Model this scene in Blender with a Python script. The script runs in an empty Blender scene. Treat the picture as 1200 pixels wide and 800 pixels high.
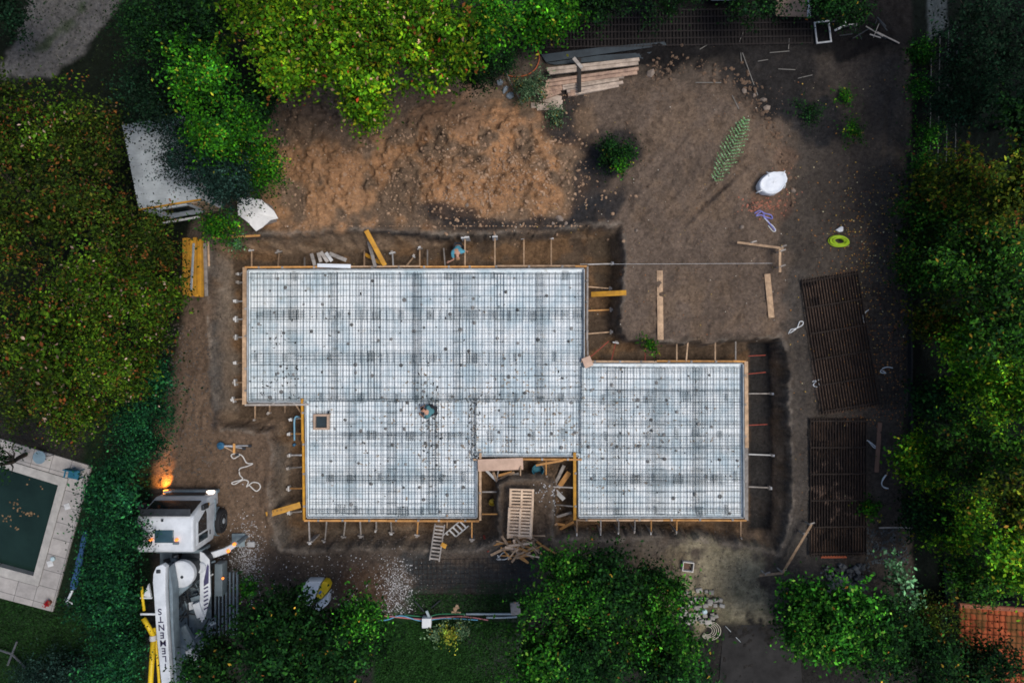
import bpy, bmesh, math, random
import numpy as np
from mathutils import Vector, Matrix
random.seed(7); rng = np.random.default_rng(7)
scene = bpy.context.scene
COL = scene.collection
H = 32.0; K = 0.0375
ZS = -0.50            # top of the foundation bed
ZF = -1.30            # pit floor
def W(px, py, z=0.0):
    k = K*(H-z)/H
    return ((px-600)*k, (400-py)*k, z)
def WV(px, py, z=0.0): return Vector(W(px, py, z))
# ------------------------------------------------------------------ noise
def _hash(ix, iy, s):
    h = (ix.astype(np.int64)*374761393 + iy.astype(np.int64)*668265263 + s*974634777) & 0xFFFFFFFF
    h = ((h ^ (h >> 13))*1274126177) & 0xFFFFFFFF
    return ((h ^ (h >> 16)) & 0xFFFF)/65535.0
def vn(x, y, s=0):
    ix = np.floor(x); iy = np.floor(y); fx = x-ix; fy = y-iy
    fx = fx*fx*(3-2*fx); fy = fy*fy*(3-2*fy)
    a = _hash(ix, iy, s); b = _hash(ix+1, iy, s); c = _hash(ix, iy+1, s); d = _hash(ix+1, iy+1, s)
    return (a*(1-fx)+b*fx)*(1-fy)+(c*(1-fx)+d*fx)*fy
def fbm(x, y, s=0, o=4):
    t = 0; a = 0.5; n = 0
    for i in range(o):
        t = t+a*vn(x, y, s+i*17); n += a; a *= 0.5; x = x*2.03+11.3; y = y*2.03+5.7
    return t/n
def sdist(X, Y, poly):
    """signed distance to polygon, positive inside"""
    d = np.full(X.shape, 1e9); ins = np.zeros(X.shape, bool)
    n = len(poly)
    for i in range(n):
        x0, y0 = poly[i]; x1, y1 = poly[(i+1) % n]
        ex, ey = x1-x0, y1-y0; L = ex*ex+ey*ey+1e-12
        t = np.clip(((X-x0)*ex+(Y-y0)*ey)/L, 0, 1)
        d = np.minimum(d, np.hypot(X-x0-t*ex, Y-y0-t*ey))
        c = ((y0 > Y) != (y1 > Y))
        with np.errstate(divide='ignore', invalid='ignore'):
            xi = (x1-x0)*(Y-y0)/((y1-y0) if y1 != y0 else 1e-12)+x0
        ins ^= c & (X < xi)
    return np.where(ins, d, -d)
def sstep(a, b, x):
    t = np.clip((x-a)/(b-a), 0, 1); return t*t*(3-2*t)
# ------------------------------------------------------------------ materials
MATS = {}
def mat(name, col, rough=0.8, var=0.25, scale=3.0, metal=0.0, bump=0.15, objvar=0.0, emit=None, spec=0.3, detail=6, col2=None, stretch=(1,1,1), coord='Object'):
    if name in MATS: return MATS[name]
    m = bpy.data.materials.new(name); m.use_nodes = True
    nt = m.node_tree; N = nt.nodes; L = nt.links
    b = N['Principled BSDF']
    b.inputs['Roughness'].default_value = rough
    b.inputs['Metallic'].default_value = metal
    b.inputs['Specular IOR Level'].default_value = spec
    tc = N.new('ShaderNodeTexCoord'); mp = N.new('ShaderNodeMapping')
    mp.inputs['Scale'].default_value = stretch
    L.new(tc.outputs[coord], mp.inputs['Vector'])
    no = N.new('ShaderNodeTexNoise'); no.inputs['Scale'].default_value = scale; no.inputs['Detail'].default_value = detail; no.inputs['Roughness'].default_value = 0.65
    L.new(mp.outputs[0], no.inputs['Vector'])
    cr = N.new('ShaderNodeValToRGB')
    c = np.array(col[:3]); lo = c*(1-var); hi = np.minimum(c*(1+var), 1)
    if col2 is not None: lo = np.array(col2[:3])
    cr.color_ramp.elements[0].position = 0.3; cr.color_ramp.elements[1].position = 0.7
    cr.color_ramp.elements[0].color = (*lo, 1); cr.color_ramp.elements[1].color = (*hi, 1)
    L.new(no.outputs['Fac'], cr.inputs['Fac'])
    out = cr.outputs['Color']
    if objvar > 0:
        oi = N.new('ShaderNodeObjectInfo'); hs = N.new('ShaderNodeHueSaturation')
        mr = N.new('ShaderNodeMapRange'); mr.inputs['To Min'].default_value = 1-objvar; mr.inputs['To Max'].default_value = 1+objvar
        L.new(oi.outputs['Random'], mr.inputs['Value']); L.new(mr.outputs[0], hs.inputs['Value']); L.new(out, hs.inputs['Color'])
        out = hs.outputs['Color']
    L.new(out, b.inputs['Base Color'])
    if bump > 0:
        bp = N.new('ShaderNodeBump'); bp.inputs['Strength'].default_value = bump; bp.inputs['Distance'].default_value = 0.02
        n2 = N.new('ShaderNodeTexNoise'); n2.inputs['Scale'].default_value = scale*4; n2.inputs['Detail'].default_value = 4
        L.new(mp.outputs[0], n2.inputs['Vector'])
        L.new(n2.outputs['Fac'], bp.inputs['Height']); L.new(bp.outputs[0], b.inputs['Normal'])
    if emit:
        b.inputs['Emission Color'].default_value = (*emit[:3], 1); b.inputs['Emission Strength'].default_value = emit[3]
    MATS[name] = m; return m
def leafmat(name, rough=0.7):
    if name in MATS: return MATS[name]
    m = bpy.data.materials.new(name); m.use_nodes = True
    nt = m.node_tree; N = nt.nodes; L = nt.links; b = N['Principled BSDF']
    a = N.new('ShaderNodeAttribute'); a.attribute_name = 'col'
    no = N.new('ShaderNodeTexNoise'); no.inputs['Scale'].default_value = 9
    mr = N.new('ShaderNodeMapRange'); mr.inputs['To Min'].default_value = 0.7; mr.inputs['To Max'].default_value = 1.3
    hs = N.new('ShaderNodeHueSaturation')
    L.new(no.outputs['Fac'], mr.inputs['Value']); L.new(mr.outputs[0], hs.inputs['Value']); L.new(a.outputs['Color'], hs.inputs['Color'])
    L.new(hs.outputs['Color'], b.inputs['Base Color'])
    b.inputs['Roughness'].default_value = rough; b.inputs['Specular IOR Level'].default_value = 0.07
    MATS[name] = m; return m
wood   = lambda: mat('raw_timber', (0.46,0.31,0.19), 0.85, 0.25, 4, stretch=(1,1,1), objvar=0.25, col2=(0.24,0.16,0.10))
orange = lambda: mat('orange_timber', (0.52,0.26,0.08), 0.75, 0.25, 3, objvar=0.2, col2=(0.34,0.17,0.06))
yellow = lambda: mat('yellow_shutter_board', (0.50,0.25,0.02), 0.6, 0.25, 3, objvar=0.12, col2=(0.32,0.15,0.02))
greyw  = lambda: mat('weathered_timber', (0.34,0.31,0.28), 0.9, 0.25, 4, objvar=0.25, col2=(0.18,0.16,0.14))
palew  = lambda: mat('pale_board', (0.55,0.55,0.54), 0.8, 0.15, 3, objvar=0.1, col2=(0.38,0.38,0.37))
steelw = lambda: mat('rebar_steel', (0.040,0.060,0.072), 0.6, 0.3, 5, metal=0.3, bump=0)
rustw  = lambda: mat('rusty_rebar', (0.034,0.024,0.019), 0.85, 0.45, 5, bump=0)
whitep = lambda: mat('white_paint', (0.66,0.69,0.71), 0.4, 0.08, 1.3, bump=0.02, col2=(0.44,0.47,0.49), spec=0.4, detail=10)
greyp  = lambda: mat('grey_paint', (0.15,0.195,0.22), 0.45, 0.2, 3, bump=0.03, col2=(0.10,0.13,0.15))
darkm  = lambda: mat('dark_metal', (0.03,0.035,0.04), 0.5, 0.3, 4, metal=0.3, bump=0.05)
rubber = lambda: mat('black_rubber', (0.018,0.018,0.02), 0.8, 0.3, 6)
glass  = lambda: mat('dark_glass', (0.012,0.018,0.022), 0.08, 0.1, 2, bump=0, spec=0.8)
ropem  = lambda: mat('white_rope', (0.62,0.60,0.56), 0.85, 0.15, 8)
# ------------------------------------------------------------------ mesh builder
class MB:
    def __init__(s): s.v = []; s.f = []
    def box(s, c, size, rz=0.0, M=None):
        b = len(s.v); sx, sy, sz = [q/2 for q in size]
        R = M if M is not None else Matrix.Rotation(rz, 3, 'Z')
        for dz in (-sz, sz):
            for dx, dy in ((-sx,-sy),(sx,-sy),(sx,sy),(-sx,sy)):
                s.v.append(tuple(Vector(c)+R @ Vector((dx, dy, dz))))
        s.f += [(b,b+3,b+2,b+1),(b+4,b+5,b+6,b+7),(b,b+1,b+5,b+4),(b+1,b+2,b+6,b+5),(b+2,b+3,b+7,b+6),(b+3,b,b+4,b+7)]
        return s
    def beam(s, p0, p1, w, h):
        p0 = Vector(p0); p1 = Vector(p1); d = p1-p0; L = d.length
        if L < 1e-6: return s
        x = d/L; up = Vector((0,0,1))
        if abs(x.z) > 0.95: up = Vector((0,1,0))
        y = up.cross(x).normalized(); z = x.cross(y)
        M = Matrix((x, y, z)).transposed()
        return s.box((p0+p1)/2, (L, w, h), M=M)
    def tube(s, pts, r, n=6, closed=False):
        pts = [Vector(p) for p in pts]; m = len(pts); b = len(s.v)
        rr = r if isinstance(r, (list, tuple)) else [r]*m
        prev = None
        for i, p in enumerate(pts):
            if closed: t = pts[(i+1) % m]-pts[i-1]
            else: t = pts[min(i+1, m-1)]-pts[max(i-1, 0)]
            t = t.normalized() if t.length > 1e-9 else Vector((0,0,1))
            if prev is None:
                u = t.cross(Vector((0,0,1)))
                if u.length < 0.05: u = t.cross(Vector((0,1,0)))
            else: u = prev-t*prev.dot(t)
            u.normalize(); prev = u; v = t.cross(u)
            for k in range(n):
                a = 2*math.pi*k/n
                s.v.append(tuple(p+(u*math.cos(a)+v*math.sin(a))*rr[i]))
        for i in range(m if closed else m-1):
            j = (i+1) % m
            for k in range(n):
                k2 = (k+1) % n
                s.f.append((b+i*n+k, b+i*n+k2, b+j*n+k2, b+j*n+k))
        if not closed:
            s.f.append(tuple(b+k for k in reversed(range(n)))); s.f.append(tuple(b+(m-1)*n+k for k in range(n)))
        return s
    def lathe(s, c, prof, n=20, axis='Z', M=None):
        b = len(s.v); R = M if M is not None else (Matrix.Identity(3) if axis == 'Z' else Matrix.Rotation(math.pi/2, 3, 'Y') if axis == 'X' else Matrix.Rotation(-math.pi/2, 3, 'X'))
        for r, z in prof:
            for k in range(n):
                a = 2*math.pi*k/n
                s.v.append(tuple(Vector(c)+R @ Vector((r*math.cos(a), r*math.sin(a), z))))
        for i in range(len(prof)-1):
            for k in range(n):
                k2 = (k+1) % n
                s.f.append((b+i*n+k, b+i*n+k2, b+(i+1)*n+k2, b+(i+1)*n+k))
        s.f.append(tuple(b+k for k in reversed(range(n)))); s.f.append(tuple(b+(len(prof)-1)*n+k for k in range(n)))
        return s
    def prism(s, poly, z0, z1):
        b = len(s.v); n = len(poly)
        a = sum(poly[i][0]*poly[(i+1)%n][1]-poly[(i+1)%n][0]*poly[i][1] for i in range(n))
        if a < 0: poly = poly[::-1]
        for x, y in poly: s.v.append((x, y, z0))
        for x, y in poly: s.v.append((x, y, z1))
        s.f.append(tuple(b+i for i in reversed(range(n)))); s.f.append(tuple(b+n+i for i in range(n)))
        for i in range(n):
            j = (i+1) % n; s.f.append((b+i, b+j, b+n+j, b+n+i))
        return s
    def prism_axis(s, prof, x0, x1, axis='X'):
        """profile of (a,z) points extruded along x (a=y) or along y (a=x)"""
        b = len(s.v); n = len(prof)
        for t in (x0, x1):
            for a, z in prof: s.v.append((t, a, z) if axis == 'X' else (a, t, z))
        s.f.append(tuple(b+i for i in range(n))); s.f.append(tuple(b+n+i for i in reversed(range(n))))
        for i in range(n):
            j = (i+1) % n; s.f.append((b+i, b+n+i, b+n+j, b+j))
        return s
    def build(s, name, m, parent=None, smooth=False, bevel=0.0, jitter=0.0):
        me = bpy.data.meshes.new(name)
        v = s.v
        if jitter: v = [(x+random.uniform(-jitter,jitter), y+random.uniform(-jitter,jitter), z+random.uniform(-jitter,jitter)) for x,y,z in v]
        me.from_pydata(v, [], s.f); me.materials.append(m)
        bm = bmesh.new(); bm.from_mesh(me); bmesh.ops.recalc_face_normals(bm, faces=bm.faces); bm.to_mesh(me); bm.free()
        if smooth: me.shade_smooth()
        o = bpy.data.objects.new(name, me); COL.objects.link(o)
        if parent is not None: o.parent = parent
        if bevel:
            bv = o.modifiers.new('bevel', 'BEVEL'); bv.width = bevel; bv.segments = 3; bv.limit_method = 'ANGLE'
            me.shade_smooth()
        return o
def tag(o, label, cat, group=None, kind=None):
    if label: o['label'] = label
    if cat: o['category'] = cat
    if group: o['group'] = group
    if kind: o['kind'] = kind
    return o
def struct(o, kind='structure'): o['kind'] = kind; return o
def empty(name, loc, label, cat, group=None, rz=0):
    o = bpy.data.objects.new(name, None); o.location = loc; o.rotation_euler = (0,0,rz); o.empty_display_size = 0.2; COL.objects.link(o)
    return tag(o, label, cat, group)
def copy_tree(o, parent=None):
    c = o.copy(); COL.objects.link(c); c.parent = parent
    for ch in list(o.children): copy_tree(ch, c)
    return c
ORD = ['first','second','third','fourth','fifth','sixth','seventh','eighth','ninth','tenth','eleventh','twelfth','thirteenth','fourteenth','fifteenth','sixteenth']
# quads with per-leaf colour
def leaf_quads(name, C, Nn, size, cols, m, parent=None, aspect=0.55):
    n = len(C)
    r = rng.normal(size=(n,3)); t = np.cross(Nn, r); t /= np.linalg.norm(t, axis=1, keepdims=True)+1e-9
    b = np.cross(Nn, t); s = size[:,None]
    V = np.empty((n,4,3)); V[:,0] = C-t*s*0.5; V[:,1] = C+b*s*aspect*0.5+Nn*s*0.08; V[:,2] = C+t*s*0.5; V[:,3] = C-b*s*aspect*0.5+Nn*s*0.08
    me = bpy.data.meshes.new(name); me.vertices.add(n*4); me.vertices.foreach_set('co', V.reshape(-1).astype(np.float32))
    me.loops.add(n*4); me.loops.foreach_set('vertex_index', np.arange(n*4, dtype=np.int32))
    me.polygons.add(n); me.polygons.foreach_set('loop_start', np.arange(0, n*4, 4, dtype=np.int32))
    me.update(calc_edges=True)
    ca = me.color_attributes.new('col', 'FLOAT_COLOR', 'POINT')
    cc = np.ones((n,4,4), np.float32); cc[:,:,:3] = cols[:,None,:]
    ca.data.foreach_set('color', cc.reshape(-1))
    me.materials.append(m)
    o = bpy.data.objects.new(name, me); COL.objects.link(o)
    if parent is not None: o.parent = parent
    return o
# ================================================================== terrain
TOP = [(247,284),(300,277),(360,274),(430,271),(500,276),(560,276),(640,274),(670,268),(700,265),(727,266),(731,300),(727,340),(726,380),(735,400),(800,403),(880,400),(915,396),(924,430),(921,480),(926,530),(925,600),(912,648),(890,640),(820,630),(760,626),(700,629),(662,627),(652,632),(649,610),(652,580),(648,566),(638,558),(592,559),(583,568),(582,600),(583,632),(560,640),(500,641),(420,640),(350,642),(330,640),(321,610),(318,570),(323,530),(316,506),(262,500),(253,488),(251,420),(246,340)]
BOT = [(276,298),(330,300),(400,297),(450,296),(500,290),(545,284),(600,283),(650,282),(700,280),(714,284),(716,330),(716,380),(721,403),(800,406),(850,405),(899,402),(903,440),(904,520),(904,590),(895,617),(820,617),(760,616),(700,617),(660,616),(655,600),(656,572),(650,557),(640,550),(590,551),(579,562),(577,600),(570,622),(500,622),(420,624),(350,624),(341,615),(338,570),(341,520),(333,492),(283,488),(275,478),(274,420),(273,340)]
TOPW = [W(x,y,0)[:2] for x,y in TOP]; BOTW = [W(x,y,ZF)[:2] for x,y in BOT]
def axis(lo, hi, st, far):
    a = list(np.arange(lo, hi+1e-6, st)); l = []; s = st*3; x = lo
    while x > -far: x -= s; l.append(x); s *= 1.35
    r = []; s = st*3; x = hi
    while x < far: x += s; r.append(x); s *= 1.35
    return np.array(l[::-1]+a+r)
XS = axis(-25.5, 25.5, 0.08, 400); YS = axis(-17.6, 17.6, 0.08, 400)
GX, GY = np.meshgrid(XS, YS)
def gauss(px, py, rx, ry, h, rot=0):
    x, y, _ = W(px, py); c, s = math.cos(rot), math.sin(rot)
    dx = GX-x; dy = GY-y; u = (dx*c+dy*s)/(rx*K); v = (-dx*s+dy*c)/(ry*K)
    return h*np.exp(-(u*u+v*v))
wx = fbm(GX*0.9, GY*0.9, 3, 3)-0.5; wy = fbm(GX*0.9, GY*0.9, 31, 3)-0.5
wf = fbm(GX*3.3, GY*3.3, 301, 3)-0.5; wg = fbm(GX*3.3, GY*3.3, 311, 3)-0.5
dT = sdist(GX+wx*0.16+wf*0.28, GY+wy*0.16+wg*0.28, TOPW); dB = sdist(GX+wx*0.12, GY+wy*0.12, BOTW)
dTi = np.maximum(dT, 0); dBo = np.maximum(-dB, 0)
t = np.where(dB > 0, 1.0, np.where(dT > 0, dTi/(dTi+dBo+1e-6), 0))
erode = fbm(GX*2.2, GY*2.2, 5, 4)-0.5
t2 = np.clip(np.clip(t,0,1)**0.5+erode*0.75*np.sin(np.pi*np.clip(t,0,1)), 0, 1)
GZ = ZF*t2
# spoil heaps and lumps outside the pit
edge = sstep(0.0, 1.2, -dT)
spoil = sdist(GX, GY, [W(x,y)[:2] for x,y in [(322,125),(345,100),(450,108),(560,112),(640,125),(672,160),(690,210),(680,258),(600,266),(480,262),(350,262),(335,200)]])
sp = sstep(-0.3, 1.6, spoil)
rid = np.abs(fbm(GX*0.55, GY*0.55, 8, 4)-0.5)*2
GZ += sp*(0.35+0.75*(fbm(GX*0.35, GY*0.35, 9, 3))-0.35*rid)*edge
GZ += edge*(gauss(800,135,85,45,0.75)+gauss(870,200,45,60,0.5)+gauss(765,210,50,40,0.35))
ru = fbm(GX*0.25+GY*0.1, GY*1.2, 44, 3)-0.5
GZ += edge*0.10*ru
GZ += edge*(gauss(285,655,16,32,0.28))
GZ += edge*gauss(850,685,60,30,0.18)
GZ += edge*(fbm(GX*0.3, GY*0.3, 77, 3)-0.5)*0.25
hp = sdist(GX, GY, [W(x,y)[:2] for x,y in [(740,95),(905,90),(925,240),(900,392),(740,392),(728,250)]])
GZ += edge*sstep(-0.3,1.0,hp)*(0.22*np.abs(fbm(GX*0.9+GY*0.6, GY*0.9-GX*0.3, 61, 4)-0.5)*2-0.05+0.10*(fbm((GX-GY)*2.2,(GX+GY)*0.35,71,3)-0.5))
rough = fbm(GX*3.1, GY*3.1, 12, 4)-0.5
clod = np.maximum(fbm(GX*4.5, GY*4.5, 21, 3)-0.55, 0)
inner = (np.abs(GX) < 26) & (np.abs(GY) < 18)
GZ += np.where(inner, rough*(0.09+0.20*sp*edge+0.05*(t>0.05)*(t<0.95)) + clod*(1.2*sp*edge+0.35), 0)
# rim of loose soil beside the cut
GZ += 0.10*np.exp(-((dT+0.18)/0.16)**2)*(dT < 0.1)*(0.4+fbm(GX*1.5,GY*1.5,55,3))
# tyre / bucket scrapes in the right heap
for (a, b, ang, wd) in ((760,205,0.9,6),(772,199,0.9,6),(790,190,0.9,6),(803,183,0.9,6),(835,230,0.75,7),(845,221,0.75,7),(780,240,0.9,5),(815,250,0.8,5),(935,500,1.5,6),(930,430,1.55,6),(1000,150,1.5,6),(1040,150,1.52,6),(985,240,1.5,5),(215,470,1.4,6),(235,470,1.45,6),(760,340,0.1,6),(820,350,0.1,6),(840,370,0.05,6)):
    x, y, _ = W(a, b); u = (GX-x)*math.cos(ang)+(GY-y)*math.sin(ang); v = -(GX-x)*math.sin(ang)+(GY-y)*math.cos(ang)
    GZ -= edge*0.07*(np.exp(-(v/0.11)**2)*(0.7+0.3*np.sin(u*24))-0.4*np.exp(-((np.abs(v)-0.22)/0.09)**2))*np.exp(-(u/1.9)**4)
# swimming pool basin, built-over footprints
POOL = [(-70,524),(70,569),(40,674),(-70,640)]
pd = sdist(GX, GY, [W(x,y)[:2] for x,y in POOL])
POOLT = [(-80,490),(20,520),(108,546),(62,716),(-80,676)]
ptd = sdist(GX, GY, [W(x,y)[:2] for x,y in POOLT])
GZ = np.where(ptd > -0.3, -0.06, GZ); GZ = np.where(pd > -0.05, -1.6, GZ)
hill = np.maximum(np.hypot(GX, GY)-120, 0)
def G(x, y):
    i = int(np.clip(np.searchsorted(XS, x)-1, 0, len(XS)-2)); j = int(np.clip(np.searchsorted(YS, y)-1, 0, len(YS)-2))
    fx = (x-XS[i])/(XS[i+1]-XS[i]); fy = (y-YS[j])/(YS[j+1]-YS[j])
    return float((GZ[j,i]*(1-fx)+GZ[j,i+1]*fx)*(1-fy)+(GZ[j+1,i]*(1-fx)+GZ[j+1,i+1]*fx)*fy)
def PG(px, py, dz=0.0):
    z = 0.0
    for _ in range(4):
        x, y, _z = W(px, py, z); z = G(x, y)+dz
    x, y, _z = W(px, py, z)
    return Vector((x, y, z))
# ---- colour of the soil, by zone, in image-plane units of the plan
PX = 600+GX/K*H/(H-GZ); PY = 400-GY/K*H/(H-GZ)
C = np.zeros(GX.shape+(3,)); C[:] = (0.022,0.021,0.019)
n1 = fbm(GX*0.5, GY*0.5, 100, 4); n2 = fbm(GX*1.6, GY*1.6, 110, 4); n3 = fbm(GX*6, GY*6, 120, 3)
def zone(poly, col, soft=10, amt=1.0, warp=22, thr=None):
    global C
    d = sdist(PX, PY, poly)+(n2-0.5)*warp*2.2
    m = sstep(-soft, soft, d)*amt
    if thr is not None: m = m*sstep(thr-0.09, thr+0.09, n1*0.5+n2*0.5)
    C = C*(1-m[...,None])+np.array(col)*m[...,None]
def spot(px, py, rx, ry, col, amt=0.9, rot=0):
    c, s = math.cos(rot), math.sin(rot); dx = PX-px; dy = PY-py
    u = (dx*c+dy*s)/rx; v = (-dx*s+dy*c)/ry
    d = 1-np.sqrt(u*u+v*v)+(n2-0.5)*1.3
    m = sstep(-0.25, 0.35, d)*amt
    global C; C = C*(1-m[...,None])+np.array(col)*m[...,None]
# broad zones
zone([(180,60),(1075,60),(1075,700),(180,700)], (0.088,0.068,0.052), 14)
zone([(180,340),(260,340),(330,500),(330,640),(180,640)], (0.135,0.092,0.062), 12)
zone([(318,95),(700,95),(735,270),(318,275)], (0.165,0.112,0.073), 10)
zone([(322,170),(680,160),(680,255),(330,255)], (0.32,0.175,0.085), 16, 0.8, 40, 0.45)
zone([(480,130),(640,130),(660,230),(500,255)], (0.37,0.200,0.100), 18, 0.8, 50, 0.47)
zone([(360,180),(460,180),(470,250),(360,255)], (0.34,0.190,0.098), 18, 0.8, 50, 0.45)
zone([(330,95),(560,95),(560,150),(330,150)], (0.11,0.080,0.060), 16, 0.5, 30, 0.48)
zone([(690,90),(925,85),(930,400),(725,400)], (0.130,0.096,0.072), 12)
zone([(740,100),(905,100),(925,260),(740,260)], (0.165,0.115,0.078), 16, 0.7, 30, 0.48)
zone([(760,330),(905,330),(905,396),(760,396)], (0.170,0.118,0.078), 16, 0.6, 30, 0.5)
zone([(925,60),(1070,60),(1070,700),(925,700)], (0.068,0.056,0.046), 10)
zone([(922,310),(950,310),(952,640),(925,640)], (0.072,0.062,0.053), 6, 0.8, 8)
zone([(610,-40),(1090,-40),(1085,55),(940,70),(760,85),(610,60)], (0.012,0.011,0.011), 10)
zone([(820,60),(960,55),(965,140),(890,140)], (0.024,0.022,0.021), 14)
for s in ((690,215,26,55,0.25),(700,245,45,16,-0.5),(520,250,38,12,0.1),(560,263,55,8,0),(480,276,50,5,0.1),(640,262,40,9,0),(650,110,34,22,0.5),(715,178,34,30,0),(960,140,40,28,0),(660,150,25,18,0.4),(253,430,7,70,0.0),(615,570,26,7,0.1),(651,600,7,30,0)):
    spot(s[0], s[1], s[2], s[3], (0.022,0.023,0.025), 0.85, s[4])  # dark earth and charcoal, with the timber stack's shade painted in below it
spot(905,238,26,16,(0.15,0.075,0.05),0.35); spot(920,185,16,20,(0.16,0.09,0.055),0.35)
zone([(330,618),(600,618),(660,620),(920,618),(920,660),(640,652),(330,655)], (0.115,0.100,0.082), 8, 0.6, 14, 0.42)
zone([(320,640),(480,640),(480,720),(320,720)], (0.070,0.054,0.042), 10)
zone([(400,665),(455,665),(455,705),(400,705)], (0.085,0.050,0.030), 10, 0.8, 14)
zone([(478,655),(640,652),(640,700),(480,700)], (0.040,0.042,0.042), 8)
zone([(480,688),(650,688),(650,722),(470,722)], (0.025,0.042,0.022), 8, 0.9)
zone([(800,645),(905,650),(900,728),(790,722)], (0.29,0.25,0.16), 14, 0.85, 40)
zone([(850,700),(905,700),(905,728),(850,728)], (0.09,0.09,0.05), 12, 0.6, 30, 0.5)
zone([(640,640),(800,650),(800,680),(640,670)], (0.11,0.085,0.058), 12, 0.8, 30, 0.45)
zone([(840,732),(935,732),(940,830),(830,830)], (0.026,0.024,0.022), 6, 0.95, 8)
zone([(905,600),(1000,640),(960,700),(900,720)], (0.060,0.055,0.050), 12, 0.8)
zone([(940,328),(1003,318),(1028,474),(962,485)],(0.13,0.085,0.063),3,0.9,3); zone([(950,491),(1013,491),(1013,649),(950,649)],(0.13,0.085,0.063),2,0.95,1)
# pit: floor and faces
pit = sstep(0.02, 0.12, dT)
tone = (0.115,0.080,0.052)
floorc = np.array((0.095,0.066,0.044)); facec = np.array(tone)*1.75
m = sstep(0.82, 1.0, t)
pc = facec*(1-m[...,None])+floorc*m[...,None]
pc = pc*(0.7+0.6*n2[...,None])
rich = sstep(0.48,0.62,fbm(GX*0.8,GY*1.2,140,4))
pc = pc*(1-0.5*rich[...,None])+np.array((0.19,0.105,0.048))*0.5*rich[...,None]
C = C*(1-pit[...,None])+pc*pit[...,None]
zone([(877,400),(904,400),(905,620),(877,620)], (0.026,0.026,0.026), 3, 0.92, 3)  # dark strip paints the slab's shadow along the east trench floor
zone([(690,282),(728,270),(722,330),(700,330)], (0.070,0.052,0.034), 5, 0.6, 6)
zone([(584,562),(648,562),(650,632),(582,632)], (0.15,0.105,0.070), 5, 0.85, 6)
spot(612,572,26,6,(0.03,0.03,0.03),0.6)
zone([(322,618),(560,618),(560,640),(322,640)], (0.16,0.125,0.09), 6, 0.6, 8)
# grey dusty west ledge
zone([(252,300),(275,300),(275,480),(252,480)], (0.17,0.15,0.125), 8, 0.55, 12)
zone([(322,520),(340,520),(338,640),(322,640)], (0.13,0.115,0.095), 6, 0.6, 8)
# gardens
grassc = (0.012,0.030,0.010)
zone([(-300,690),(165,690),(175,1000),(-300,1000)], grassc, 6, 1, 6)
zone([(100,500),(180,400),(178,700),(60,720)], (0.010,0.020,0.009), 6, 1, 6)
zone([(440,724),(610,724),(650,1000),(430,1000)], (0.012,0.036,0.010), 4, 1, 4)
zone([(540,735),(620,735),(620,820),(560,820)], (0.030,0.035,0.030), 10, 0.8, 26, 0.45)
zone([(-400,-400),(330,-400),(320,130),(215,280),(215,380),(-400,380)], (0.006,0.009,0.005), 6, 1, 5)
zone([(-10,92),(45,-10),(55,-200),(210,-200),(142,0),(100,60),(62,92)], (0.105,0.10,0.095), 5, 0.9, 10)
zone([(40,60),(95,2),(108,8),(55,60)], (0.03,0.045,0.02), 5, 0.8, 10)
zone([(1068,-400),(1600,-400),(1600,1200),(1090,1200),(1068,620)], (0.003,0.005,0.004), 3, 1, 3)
zone([(1085,-200),(1110,-200),(1110,30),(1088,48)], (0.045,0.055,0.06), 2, 0.9, 2)
zone([(-60,380),(215,380),(190,480),(120,510),(-60,480)], (0.012,0.016,0.010), 5, 1, 5)
# pale dusty rim of the cut and orange subsoil banks
rim = np.exp(-((dT+0.08)/0.07)**2)*sstep(0.36,0.6,fbm(GX*1.2,GY*1.2,210,3))
C = C*(1-0.75*rim[...,None])+np.array((0.21,0.175,0.14))*0.75*rim[...,None]
far = (np.abs(GX) > 24)|(np.abs(GY) > 17)
C *= (0.82+0.36*n3[...,None])*(0.80+0.50*fbm(GX*1.1,GY*1.1,200,5)[...,None])*(0.85+0.30*fbm(GX*9,GY*9,205,2)[...,None])
C = np.clip(C, 0.002, 0.8)
ny, nx = GX.shape
me = bpy.data.meshes.new('ground'); co = np.stack([GX, GY, GZ], -1).reshape(-1,3)
me.vertices.add(nx*ny); me.vertices.foreach_set('co', co.reshape(-1).astype(np.float32))
idx = np.arange(nx*ny).reshape(ny, nx)
q = np.stack([idx[:-1,:-1], idx[:-1,1:], idx[1:,1:], idx[1:,:-1]], -1).reshape(-1,4)
me.loops.add(q.size); me.loops.foreach_set('vertex_index', q.reshape(-1).astype(np.int32))
me.polygons.add(len(q)); me.polygons.foreach_set('loop_start', np.arange(0, q.size, 4, dtype=np.int32)); me.update(calc_edges=True)
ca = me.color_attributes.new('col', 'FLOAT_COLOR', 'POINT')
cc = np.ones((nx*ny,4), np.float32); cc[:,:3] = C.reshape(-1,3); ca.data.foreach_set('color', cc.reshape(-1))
me.shade_smooth()
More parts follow.
